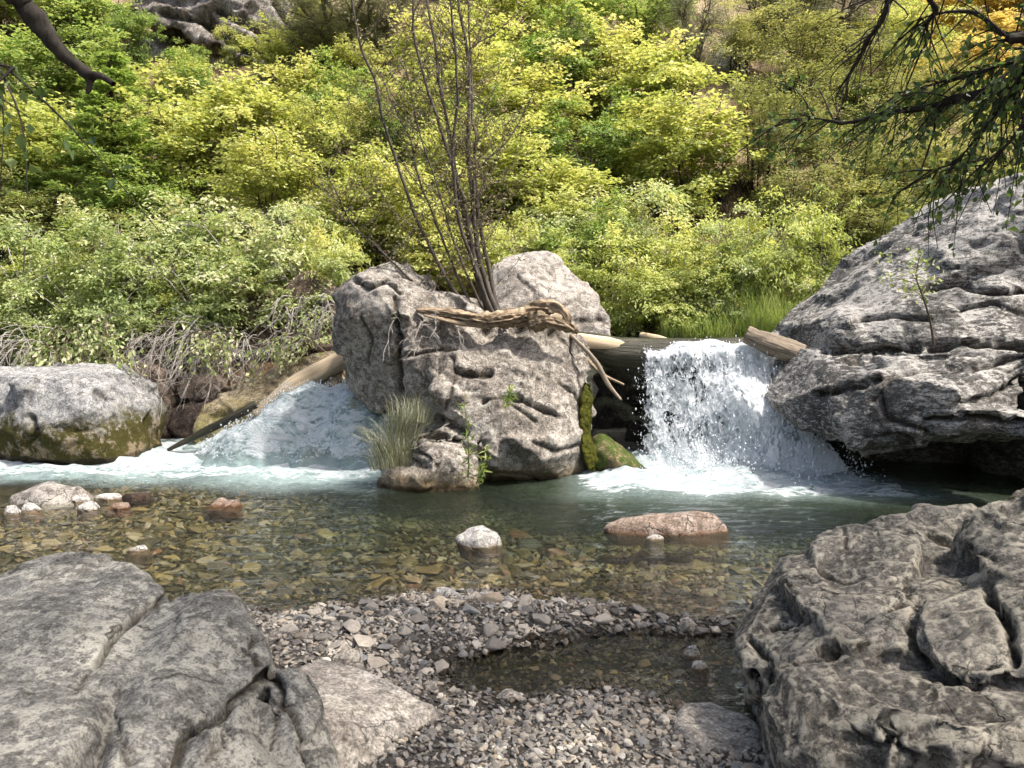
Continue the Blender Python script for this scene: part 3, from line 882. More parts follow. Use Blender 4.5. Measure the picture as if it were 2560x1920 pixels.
c_f3 = [P(680, 1690, 2.42), P(730, 1655, 2.45), P(775, 1680, 2.42), P(815, 1760, 2.35), P(850, 1920, 2.2), P(760, 1950, 2.05), P(690, 1800, 2.2), (-0.58, 2.5, -0.2), (-0.42, 2.2, -0.2), (-0.6, 2.0, -0.2), (-0.75, 2.4, -0.2)]
c_f4 = [P(560, 1800, 2.12), P(600, 1740, 2.2), P(670, 1745, 2.2), P(705, 1800, 2.15), P(720, 1960, 2.0), P(590, 1990, 1.9), (-0.7, 2.2, -0.2), (-0.5, 1.9, -0.2), (-0.8, 1.8, -0.2)]
c_f5 = [P(455, 1880, 1.95), P(500, 1825, 2.02), P(555, 1830, 2.02), P(570, 1900, 1.95), P(540, 1990, 1.85), P(450, 1990, 1.82), (-0.7, 1.9, 0.0)]
boulder('boulder', [c_f1, c_f2, c_f3, c_f4, c_f5, c_f6], 0.010, 'rock_lichen', smooth=6, seed=12, post=1,
        facets=[(2.0, 0.03, TILT), (6, 0.010, TILT2)], bumps=[(1.6, 0.03)], cuts=[(14, 0.3, 0.015), (30, 0.14, 0.006)], rough=[(14, 0.0025)],
        cracks=[
            ([(466, 1478), (407, 1491), (353, 1532), (289, 1591), (253, 1640), (244, 1654)], 13, 0.06), ([(244, 1654), (215, 1700), (190, 1740)], 9, 0.015), ([(262, 1772), (294, 1821), (335, 1912)], 8, 0.03),
            ([(719, 1659), (669, 1681), (633, 1722), (583, 1749), (538, 1812), (470, 1830), (443, 1916)], 14, 0.05), ([(678, 1690), (705, 1744), (737, 1772), (764, 1889), (787, 1930)], 15, 0.05),
            ([(692, 1762), (678, 1875)], 8, 0.025), ([(561, 1826), (565, 1866), (520, 1898)], 8, 0.025), ([(628, 1591), (633, 1636), (651, 1663)], 9, 0.025)],
        label='large smooth boulder mottled with pale lichen in the left foreground')

c_r1 = [P(1842, 1480, 3.15), P(1850, 1425, 3.3), P(1960, 1362, 3.4), P(2080, 1300, 3.6), P(2200, 1278, 3.7), P(2330, 1290, 3.65), P(2430, 1280, 3.5), P(2600, 1500, 2.7), P(2300, 1560, 2.65), P(2150, 1640, 2.45),
        P(1870, 1690, 2.65), P(1850, 1600, 2.85), (1.0, 3.3, -0.3), (1.3, 3.8, -0.3), (2.6, 3.9, -0.3), (2.6, 2.5, -0.3), (0.95, 2.7, -0.3)]
c_r2 = [P(1862, 1712, 2.55), P(2000, 1665, 2.6), P(2150, 1610, 2.62), P(2400, 1650, 2.4), P(2700, 1700, 2.2), P(2700, 1800, 2.0), P(2330, 1790, 2.05), P(2130, 1770, 2.12), P(1990, 1790, 2.15), P(1900, 1740, 2.35),
        P(2000, 1930, 2.12), P(2600, 1960, 1.95), (0.85, 2.5, -0.2), (2.0, 2.6, -0.2), (2.0, 1.9, -0.2), (0.9, 2.15, -0.2)]
c_r3 = [P(2290, 1560, 2.5), P(2320, 1480, 2.65), P(2450, 1420, 2.75), P(2600, 1390, 2.7), P(2700, 1600, 2.2), P(2440, 1690, 2.2), P(2340, 1650, 2.3), (1.5, 3, 0), (2.0, 2.8, 0), (2.0, 2.4, 0)]
c_r4 = [P(2420, 1290, 3.3), P(2490, 1232, 3.3), P(2560, 1180, 3.3), P(2700, 1150, 3.2), P(2800, 1400, 2.8), P(2560, 1480, 2.75), P(2470, 1400, 2.95), (2.0, 3.6, -0.2), (3.2, 3.5, -0.2), (3.2, 2.8, -0.2), (2.0, 3, -0.2)]
c_r5 = [P(2480, 1400, 2.75), P(2530, 1385, 2.8), P(2620, 1400, 2.7), P(2640, 1550, 2.4), P(2500, 1490, 2.55), P(2600, 1480, 2.9)]
c_r6 = [P(2200, 1800, 2.02), P(2250, 1770, 2.08), P(2400, 1760, 2.1), P(2640, 1760, 2.05), P(2640, 1860, 1.9), P(2330, 1850, 1.94), P(2300, 1930, 1.92), P(2640, 1990, 1.85), (1.3, 2.3, 0), (1.5, 2.0, -0.2), (1.0, 2.0, -0.2)]
boulder('boulder', [c_r1, c_r2, c_r3, c_r4, c_r5, c_r6], 0.0105, 'rock_rough', smooth=3, seed=13, post=1,
        facets=[(2.6, 0.07, TILT2), (7.0, 0.02, TILT)], bumps=[(2.0, 0.03)], cuts=[(50, 0.28, 0.035), (260, 0.11, 0.014), (500, 0.05, 0.006)], rough=[(9, 0.009), (26, 0.003)],
        cracks=[
            ([(2217, 1521), (2259, 1507)], 12, 0.03), ([(2320, 1665), (2361, 1698), (2436, 1712), (2528, 1702)], 16, 0.06), ([(1860, 1712), (1934, 1665), (2064, 1642), (2171, 1600)], 11, 0.035), ([(1874, 1596), (1925, 1651)], 12, 0.04),
            ([(1846, 1503), (1879, 1512)], 11, 0.03), ([(2111, 1322), (2120, 1373)], 8, 0.025), ([(2468, 1475), (2524, 1568), (2533, 1684)], 20, 0.07), ([(2268, 1447), (2273, 1489)], 9, 0.025), ([(1934, 1572), (1985, 1568), (2041, 1545)], 9, 0.025),
            ([(2199, 1800), (2250, 1874), (2296, 1893)], 13, 0.035), ([(2324, 1331), (2389, 1359), (2482, 1391)], 11, 0.03), ([(2290, 1640), (2275, 1570), (2300, 1500)], 13, 0.035), ([(2050, 1430), (2110, 1460), (2160, 1440)], 8, 0.02), ([(1960, 1450), (1990, 1480)], 7, 0.02)],
        label='large craggy brown boulder with pale veined ridges in the right foreground')

c_p1 = [P(740, 1660, 2.95), P(800, 1645, 3.1), P(830, 1690, 2.9), P(900, 1680, 3.05), P(1000, 1710, 2.95), P(1082, 1760, 2.85), P(1030, 1810, 2.75), P(1000, 1850, 2.62), P(950, 1930, 2.5), P(800, 1980, 2.35), P(790, 1780, 2.55), P(880, 1760, 2.65), P(900, 1850, 2.5),
        (-0.6, 3.1, -0.1), (-0.2, 2.9, -0.1), (-0.35, 2.3, -0.1), (-0.8, 2.2, -0.1), (-0.9, 3.0, -0.1)]
boulder('boulder', [c_p1], 0.010, 'rock_smooth', smooth=14, seed=14, facets=[(3, 0.012, TILT)], bumps=[(3, 0.02), (12, 0.004), (40, 0.0015)],
        label='low smooth pale tan boulder half buried in the gravel')
c_p2 = [P(1690, 1800, 2.85), P(1720, 1755, 3.0), P(1780, 1748, 3.05), P(1850, 1775, 2.95), P(1900, 1800, 2.85), P(1880, 1885, 2.62), P(1780, 1870, 2.65), P(1720, 1840, 2.7), (0.6, 2.9, -0.1), (0.95, 2.9, -0.1), (0.95, 2.5, -0.1), (0.6, 2.6, -0.1)]
boulder('boulder', [c_p2], 0.009, 'rock_smooth', smooth=12, seed=15, facets=[(4, 0.012, TILT)], bumps=[(4, 0.015), (14, 0.004)],
        label='small smooth tan boulder wedged against the craggy boulder')

# ------------------------------------------------------------------ water
def water_mat(name):
    """clear shallow water: fresnel gloss over tinted see-through, aerated cyan where churned, white foam on top"""
    t = NT(name)
    p = t.pos()
    foam, aer, dep = t.attr('foam'), t.attr('aer'), t.attr('depth')
    flow = t.scaled(p, (0.55, 1.5, 1.2), (0, 0, 0.12))
    f1 = t.noise(5.5, 10, 0.70, flow, 1.6)
    f2 = t.noise(24.0, 6, 0.7, flow, 0.6)
    fm = t.math('ADD', t.math('MULTIPLY', f1, 0.68), t.math('MULTIPLY', f2, 0.32))
    thr = t.math('MULTIPLY_ADD', foam, -0.40, 0.80)
    mask = t.mapr(t.math('SUBTRACT', fm, thr), -0.015, 0.07)
    w1 = t.noise(9, 5, 0.6, t.scaled(p, (0.6, 1.5, 1), (0, 0, 0.2)), 0.4)
    w2 = t.noise(38, 3, 0.6, t.scaled(p, (0.6, 1.5, 1)))
    hgt = t.math('ADD', w1, t.math('MULTIPLY', w2, 0.25))
    nrm = t.bump(hgt, 0.55, 0.06)
    gl = t.n('BsdfGlossy', {'Color': (1, 1, 1), 'Roughness': 0.04, 'Normal': nrm}).outputs[0]
    tint = t.mix(t.mapr(dep, 0.0, 0.45), (0.93, 0.93, 0.86), (0.42, 0.55, 0.46))
    tr = t.n('BsdfTransparent', {'Color': tint}).outputs[0]
    murk = t.n('BsdfDiffuse', {'Color': (0.055, 0.075, 0.05), 'Normal': nrm}).outputs[0]
    body = t.n('MixShader', {0: t.mapr(dep, 0.12, 0.6, 0.0, 0.75), 1: tr, 2: murk}).outputs[0]
    cy = t.n('BsdfDiffuse', {'Color': t.mix(f2, (0.15, 0.235, 0.225), (0.40, 0.48, 0.475)), 'Normal': nrm}).outputs[0]
    am = t.math('MULTIPLY', aer, t.mapr(f1, 0.25, 0.6, 0.55, 1.0))
    body = t.n('MixShader', {0: am, 1: body, 2: cy}).outputs[0]
    fr = t.n('Fresnel', {'IOR': 1.33, 'Normal': nrm}).outputs[0]
    body = t.n('MixShader', {0: t.math('MULTIPLY', fr, 0.9), 1: body, 2: gl}).outputs[0]
    fn = t.bump(fm, 1.0, 0.10)
    white = t.principled(t.mix(t.mapr(fm, 0.40, 0.62), (0.36, 0.46, 0.48), (0.72, 0.75, 0.77)), 0.5, fn, 0.3)
    sh = t.n('MixShader', {0: mask, 1: body, 2: white}).outputs[0]
    return t.done(sh)


MAT['water'] = water_mat('creek_water')

wx = axis_grid([(-12, -5.5, 0.15), (-5.5, 5.0, 0.032), (5.0, 9, 0.2)])
wy = axis_grid([(-1, 2.6, 0.3), (2.6, 6.4, 0.034), (6.4, 10.7, 0.034)])
WX, WY = np.meshgrid(wx, wy)
x, y = WX.ravel(), WY.ravel()
q3 = np.stack([x, y, 0 * x], 1)
wob = 0.45 * fbm(q3 * (0.8, 0.8, 1), 3)
# churned water below the two falls
left = sst(-0.95, -1.6, x + 0.15 * wob) * sst(6.75, 7.9, y + 0.6 * wob + 0.12 * np.minimum(0, x + 2))
right = sst(0.35, 1.0, x + 0.3 * wob) * sst(4.1, 3.1, x - 0.3 * (8 - y)) * sst(6.55, 7.1, y + 0.40 * wob)
foam = np.clip(0.86 * np.maximum(left * (0.80 + 0.45 * sst(7.5, 8.3, y)), right * (1.05 + 0.35 * sst(7.0, 7.6, y))), 0, 1.2)
aer = np.clip(np.maximum(left * 0.95, right * 0.55), 0, 1)
turb = np.clip(np.maximum(left, right), 0, 1)
riffle = sst(-0.8, -2.2, x) * sst(5.0, 6.2, y)
dep = np.maximum(0, -ground_h(x, y))
flow = q3 * (0.6, 1.4, 1)
zz = 0.006 * fbm(flow * 4.5, 4) + 0.013 * riffle * fbm(flow * 6 + 3, 3) + turb * (0.05 * fbm(flow * 2.2 + 7, 4) + 0.02 * fbm(flow * 9 + 1, 3)) + 0.05 * turb * sst(7.6, 8.6, y) + right * sst(7.3, 7.9, y) * (0.05 + 0.10 * np.maximum(0, fbm(q3 * 3.1 + 11, 3)))
ny, nx = WX.shape
ii = (np.arange(ny - 1)[:, None] * nx + np.arange(nx - 1)[None]).reshape(-1)
Q = np.stack([ii, ii + 1, ii + nx + 1, ii + nx], 1)
# drop faces buried well under dry land
keep = (dep[Q].max(1) > 0) | (np.abs(ground_h(x, y))[Q].min(1) < 0.03)
cw = obj('creek_water', mesh_np('creek_water', np.stack([x, y, zz], 1), Q[keep], {'foam': foam, 'aer': aer, 'depth': dep}, True, MAT['water']))
tag(cw, 'clear shallow creek water with white churned foam', 'water', kind='structure')

# upper pool behind the log dam
ux, uy = axis_grid([(0.3, 6.5, 0.06)]), axis_grid([(8.62, 12.2, 0.06)])
UX, UY = np.meshgrid(ux, uy)
x, y = UX.ravel(), UY.ravel()
q3 = np.stack([x, y, 0 * x], 1)
ny, nx = UX.shape
ii = (np.arange(ny - 1)[:, None] * nx + np.arange(nx - 1)[None]).reshape(-1)
Q = np.stack([ii, ii + 1, ii + nx + 1, ii + nx], 1)
lip = sst(9.3, 8.7, y)
zz = 1.345 + 0.012 * fbm(q3 * 4, 3) - 0.06 * lip
uw = obj('upper_pool_water', mesh_np('upper_pool', np.stack([x, y, zz], 1), Q, {'foam': 0.35 * lip, 'aer': 0.3 * lip, 'depth': 0 * x + 0.3}, True, MAT['water']))
tag(uw, 'smooth creek water above the waterfall lip', 'water', kind='structure')


def fall_mat(name, scale, lo, hi, seed):
    t = NT(name)
    p = t.attr('flowco', 'Vector')
    v = t.scaled(p, scale)
    n1 = t.noise(1.0, 9, 0.74, v, 1.6)
    n2 = t.noise(2.7, 5, 0.7, v, 0.5)
    m = t.math('ADD', t.math('MULTIPLY', n1, 0.7), t.math('MULTIPLY', n2, 0.3))
    m = t.math('ADD', m, t.math('MULTIPLY_ADD', t.attr('dens'), 0.34, -0.20))
    mask = t.mapr(m, lo, hi)
    nrm = t.bump(m, 0.6, 0.05)
    col = t.ramp(m, [(lo, (0.60, 0.67, 0.72)), (hi + 0.05, (0.90, 0.92, 0.94))])
    w = t.principled(col, 0.25, nrm, 0.5)
    tl = t.n('BsdfTranslucent', {'Color': (0.8, 0.86, 0.9)}).outputs[0]
    w = t.n('MixShader', {0: 0.4, 1: w, 2: tl}).outputs[0]
    sh = t.n('MixShader', {0: mask, 1: t.n('BsdfTransparent').outputs[0], 2: w}).outputs[0]
    return t.done(sh)


MAT['fall_a'] = fall_mat('falling_water_sheet', (8.0, 8.0, 5.4), 0.475, 0.525, 1)
MAT['fall_b'] = fall_mat('falling_water_strands', (15, 15, 5.0), 0.49, 0.54, 2)
t = NT('water_drop')
MAT['drop'] = t.done(t.n('MixShader', {0: 0.25, 1: t.principled((0.80, 0.85, 0.90), 0.15, None, 0.6), 2: t.n('BsdfTranslucent', {'Color': (0.8, 0.86, 0.9)}).outputs[0]}).outputs[0])


def fall_pos(s, tt, layer):
    """s across the lip 0..1, tt time down 0..1"""
    xt = 1.30 + 1.52 * s
    xb = 1.33 + 2.15 * s
    x = xt + (xb - xt) * tt ** 1.6
    step = sst(0.50, 0.75, s) * sst(0.25, 0.6, tt)       # hits the ledge on the right and runs forward
    y = 8.50 - 0.10 * layer - (0.20 + 0.10 * layer) * tt - 0.30 * step * tt
    y = y + 0.22 * sst(0.14, 0.0, tt)
    z = 1.315 + 0.03 * np.sin(s * 17 + 1) * np.sin(s * 7) + 0.05 * sst(0.1, 0.5, s) - 1.36 * sst(0.0, 0.25, tt) * (0.9 * tt ** 1.35 + 0.1)
    return x, y, z


wf = empty('waterfall', (2.1, 8.4, 0.0))
tag(wf, 'white waterfall pouring over the log dam into the pool', 'waterfall')
for L, (mk, dn) in enumerate([('fall_a', 0.62), ('fall_b', 0.60), ('fall_a', 0.50), ('fall_b', 0.42)]):
    S, T = np.meshgrid(np.linspace(0, 1, 110), np.linspace(0, 1, 80))
    s, tt = S.ravel(), T.ravel()
    x, y, z = fall_pos(s, tt, L * 0.55)
    q3 = np.stack([x * 3, y * 3, z * 1.4], 1) + L * 19
    y = y + 0.10 * fbm(q3, 4) * sst(0.02, 0.3, tt)
    x = x + 0.04 * fbm(q3 + 5, 3) * sst(0.02, 0.3, tt)
    dens = dn - 0.55 * sst(0.14, 0.0, s) + 0.25 * sst(0.30, 0.75, s) * sst(0.0, 0.4, tt) + 0.30 * sst(0.75, 1.0, tt) + 0.2 * fbm(np.stack([s * 4, tt * 1.5, 0 * s + L], 1), 3) - 0.5 * sst(0.97, 1.0, s)
    dens = dens + 0.35 * sst(0.22, 0.0, tt) * sst(0.1, 0.3, s)
    verts = np.stack([x, y, z], 1) - (2.1, 8.4, 0)
    ny, nx = S.shape
    ii = (np.arange(ny - 1)[:, None] * nx + np.arange(nx - 1)[None]).reshape(-1)
    Q = np.stack([ii, ii + 1, ii + nx + 1, ii + nx], 1)
    obj('falling_sheet', mesh_np('falling_sheet', verts, Q, {'dens': dens, 'flowco': verts + L * 7.7}, True, MAT[mk]), wf)

OCT_V = np.array([(1, 0, 0), (-1, 0, 0), (0, 1, 0), (0, -1, 0), (0, 0, 1), (0, 0, -1)], float)
OCT_F = np.array([(0, 2, 4), (2, 1, 4), (1, 3, 4), (3, 0, 4), (2, 0, 5), (1, 2, 5), (3, 1, 5), (0, 3, 5)])


def drops(pos, rad, stretch):
    n = len(pos)
    v = OCT_V[None] * rad[:, None, None] * np.array([1, 1, 1])[None, None]
    v[:, :, 2] *= stretch[:, None]
    v += RNG.normal(size=v.shape) * rad[:, None, None] * 0.25
    v += pos[:, None]
    f = (OCT_F[None] + 6 * np.arange(n)[:, None, None]).reshape(-1, 3)
    return v.reshape(-1, 3), f


n = 2600
s = RNG.random(n) ** 0.85
tt = RNG.random(n) ** 0.8
x, y, z = fall_pos(s, tt, RNG.random(n) * 2.2 - 0.3)
pos = np.stack([x + RNG.normal(size=n) * 0.03, y - 0.1 * np.abs(RNG.normal(size=n)), z + RNG.normal(size=n) * 0.03], 1) - (2.1, 8.4, 0)
v, f = drops(pos, 0.0025 + 0.007 * RNG.random(n) ** 4, 1 + 2.2 * RNG.random(n))
tag(obj('spray', mesh_np('spray', v, f, None, True, MAT['drop']), wf), kind='stuff')
n = 1900
s = RNG.random(n)
xb, yb_, zb = fall_pos(s, np.ones(n), 1.5)
hgt = np.abs(RNG.normal(size=n)) * 0.16
pos = np.stack([xb + RNG.normal(size=n) * 0.10, yb_ - np.abs(RNG.normal(size=n)) * 0.22, 0.03 + hgt], 1) - (2.1, 8.4, 0)
v, f = drops(pos, 0.003 + 0.008 * RNG.random(n) ** 3, 1 + RNG.random(n))
tag(obj('splash', mesh_np('splash', v, f, None, True, MAT['drop']), wf), kind='stuff')

# left cascade: water heaped over a hidden rock
cx, cy = axis_grid([(-4.5, -0.95, 0.024)]), axis_grid([(7.75, 9.9, 0.024)])
CX, CY = np.meshgrid(cx, cy)
x, y = CX.ravel(), CY.ravel()
q3 = np.stack([x, y, 0 * x], 1)


def cascade_z(x, y):
    q = np.stack([x, y, 0 * x], 1)
    wob = 0.22 * fbm(q * 1.7, 3)
    crest = 0.25 * sst(-4.3, -3.4, x + wob * 0.6) + 0.75 * sst(-3.7, -2.3, x + wob * 0.6)
    front = sst(8.02, 8.80, y + wob + 0.10 * (x + 1.9))
    z = -0.06 + 0.86 * crest * front + 0.12 * sst(-1.9, -3.3, x) * sst(8.8, 9.8, y)
    return z


sl = cascade_z(x, y)
amp = sst(-0.03, 0.2, sl)
smooth_chute = sst(-2.1, -1.6, x) * sst(8.5, 8.9, y)
zz = sl + amp * (1 - 0.75 * smooth_chute) * (0.075 * fbm(np.stack([x * 2.6 + y * 1.5, y * 1.6, 0 * x], 1) + 2, 4) + 0.03 * fbm(q3 * 9 + 4, 4))
fo = np.clip(0.46 + 0.55 * amp - 0.30 * smooth_chute * sst(9.3, 8.8, y) - 0.25 * sst(-0.1, 0.35, fbm(q3 * (1.6, 2.2, 1) + 30, 3)), 0.1, 1.15)
aer = np.clip(0.85 - 0.35 * smooth_chute - 0.35 * sst(0.05, 0.4, fbm(q3 * (2.2, 2.8, 1) + 60, 3)) * amp, 0, 1)
ny, nx = CX.shape
ii = (np.arange(ny - 1)[:, None] * nx + np.arange(nx - 1)[None]).reshape(-1)
Q = np.stack([ii, ii + 1, ii + nx + 1, ii + nx], 1)
keep = zz[Q].max(1) > -0.03
ca = empty('cascade', (-2.6, 8.6, 0))
tag(ca, 'low white cascade tumbling past the tall boulder on the left', 'cascade')
obj('water_surface', mesh_np('cascade_surface', np.stack([x + 2.6, y - 8.6, zz], 1), Q[keep], {'foam': fo, 'aer': aer, 'depth': 0 * x + 0.35}, True, MAT['water']), ca)
n = 1500
px_, py_ = -3.6 + 2.4 * RNG.random(n), 8.05 + 1.1 * RNG.random(n)
pz = cascade_z(px_, py_)
ok = pz > 0.05
px_, py_, pz = px_[ok], py_[ok], pz[ok]
n = len(px_)
pos = np.stack([px_ + 2.6, py_ - 8.6 - 0.05, pz + 0.02 + np.abs(RNG.normal(size=n)) * 0.05], 1)
v, f = drops(pos, 0.003 + 0.008 * RNG.random(n) ** 3, 1 + RNG.random(n))
tag(obj('splash', mesh_np('cascade_splash', v, f, None, True, MAT['drop']), ca), kind='stuff')


# ------------------------------------------------------------------ logs and driftwood
def log(name, pts, radii, mat, label, sides=14, lump=0.12, seed=0, gnarl=0.0, parent=None, n=40, flat=1.0, cat='log'):
    c = spline(pts, n)
    r = np.interp(np.linspace(0, 1, n), np.linspace(0, 1, len(radii)), radii)
    pts_ = [c[0] - (c[1] - c[0]) * 0.02] + list(c) + [c[-1] + (c[-1] - c[-2]) * 0.02]
    rr = np.concatenate([[r[0] * 0.02], r, [r[-1] * 0.02]])
    v, q = tubes([(np.array(pts_), rr)], sides)
    k = len(rr)
    ax = np.repeat(np.array(pts_), sides, axis=0)
    a = np.tile(np.arange(sides) * 2 * math.pi / sides, k)
    s = np.repeat(np.concatenate([[0], np.cumsum(np.linalg.norm(np.diff(np.array(pts_), axis=0), axis=1))]), sides)
    rad = v - ax
    ln = 1 + lump * fbm(np.stack([np.cos(a) * 1.3, np.sin(a) * 1.3, s * 2.2], 1) + seed * 3.1, 3) + gnarl * (np.abs(fbm(np.stack([np.cos(a + s) * 3.4, np.sin(a + s) * 3.4, s * 1.3], 1) + seed, 5)) - 0.25)
    rad[:, 2] *= flat
    v = ax + rad * ln[:, None]
    g = np.stack([np.cos(a) * np.repeat(rr, sides), np.sin(a) * np.repeat(rr, sides), s], 1)
    lv, cc = recentre(v)
    o = obj(name, mesh_np(name, lv, q, {'grain': g}, True, MAT[mat]), parent, cc if parent is None else None)
    if parent is not None:
        o.data.transform(__import__('mathutils').Matrix.Translation(Vector(cc) - Vector(parent.location)))
    else:
        tag(o, label, cat)
    return o


log('fallen_log', [P(640, 1040, 9.15), P(690, 1000, 9.2), P(745, 958, 9.3), P(850, 902, 9.5), P(900, 880, 9.6)], [0.08, 0.10, 0.115, 0.12, 0.12], 'wood_pale', 'smooth pale barkless log leaning beside the left cascade', seed=1, lump=0.05, sides=18)
log('fallen_log', [P(420, 1125, 8.9), P(500, 1085, 8.9), P(590, 1040, 8.9), P(640, 1010, 9.0)], [0.02, 0.045, 0.05, 0.05], 'wood_wet', 'thin dark wet log slanting into the left whitewater', seed=2, sides=10)
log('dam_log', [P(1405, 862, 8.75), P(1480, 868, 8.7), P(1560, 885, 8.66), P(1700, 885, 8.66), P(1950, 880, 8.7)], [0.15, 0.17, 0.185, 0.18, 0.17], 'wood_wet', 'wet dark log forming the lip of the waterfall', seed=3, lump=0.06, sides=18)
log('fallen_log', [P(1395, 845, 8.9), P(1450, 852, 8.62), P(1520, 862, 8.58), P(1580, 872, 8.60)], [0.05, 0.085, 0.09, 0.06], 'wood_pale', 'pale weathered log with a knot lying on the dark dam log', seed=4, sides=14)
log('fallen_log', [P(1865, 835, 8.35), P(1900, 850, 8.3), P(1960, 872, 8.25), P(2010, 890, 8.2)], [0.085, 0.10, 0.115, 0.12], 'wood_grey', 'short grey split log jammed at the right of the waterfall lip', seed=5, gnarl=0.25, sides=24)
log('tree_stump', [P(2145, 790, 8.75), P(2160, 740, 8.75), P(2172, 690, 8.75)], [0.115, 0.105, 0.085], 'wood_grey', 'grey weathered stump standing behind the layered boulder', seed=6, gnarl=0.15, sides=24, cat='stump')
log('branch', [P(1415, 828, 8.3), P(1450, 860, 8.05), P(1490, 905, 7.95), P(1520, 960, 7.9), P(1553, 1000, 7.85)], [0.02, 0.022, 0.026, 0.026, 0.014], 'wood_grey', 'bare curved branch hanging down beside the waterfall', seed=7, sides=8, cat='branch')
log('branch', [P(1440, 865, 8.4), P(1500, 930, 8.3), P(1560, 962, 8.25)], [0.02, 0.02, 0.012], 'wood', 'thin brown branch behind the curved hanging branch', seed=8, sides=8, cat='branch')
log('fallen_log', [P(1600, 838, 11.2), P(1640, 848, 11.1), P(1700, 868, 11.0)], [0.05, 0.07, 0.07], 'wood_pale', 'pale log lying on the bank above the upper pool', seed=9, sides=12)

dw = empty('driftwood', P(1200, 800, 7.9))
tag(dw, 'twisted bleached driftwood root lying across the midstream boulder', 'driftwood')
log('trunk', [P(1040, 776, 7.85), P(1110, 785, 7.85), P(1200, 800, 7.85), P(1290, 796, 7.92), P(1340, 782, 7.98)], [0.02, 0.045, 0.07, 0.095, 0.085], 'wood', None, sides=48, n=90, gnarl=1.3, lump=0.2, flat=0.8, seed=10, parent=dw)
log('root', [P(1300, 790, 7.98), P(1345, 768, 7.95), P(1390, 775, 7.92), P(1410, 800, 7.9), P(1395, 825, 7.9)], [0.06, 0.05, 0.06, 0.05, 0.02], 'wood', None, sides=36, n=60, gnarl=1.4, lump=0.3, seed=11, parent=dw)
log('root', [P(1320, 805, 7.9), P(1370, 800, 7.88), P(1420, 815, 7.9), P(1445, 832, 7.95)], [0.07, 0.06, 0.045, 0.015], 'wood', None, sides=36, n=60, gnarl=1.4, lump=0.3, seed=12, parent=dw)
log('splinter', [P(1060, 788, 7.80), P(1140, 806, 7.80), P(1220, 815, 7.82)], [0.012, 0.026, 0.03], 'wood', None, sides=12, gnarl=0.4, lump=0.2, seed=13, parent=dw)
log('splinter', [P(1050, 770, 7.92), P(1130, 778, 7.95), P(1230, 800, 7.95)], [0.01, 0.024, 0.03], 'wood', None, sides=12, gnarl=0.4, lump=0.2, seed=14, parent=dw)

# ------------------------------------------------------------------ vegetation: one source per kind and variant, copied over the slope
def rand_dirs(rng, n):
    d = rng.normal(size=(n, 3))
    return d / np.linalg.norm(d, axis=1)[:, None]


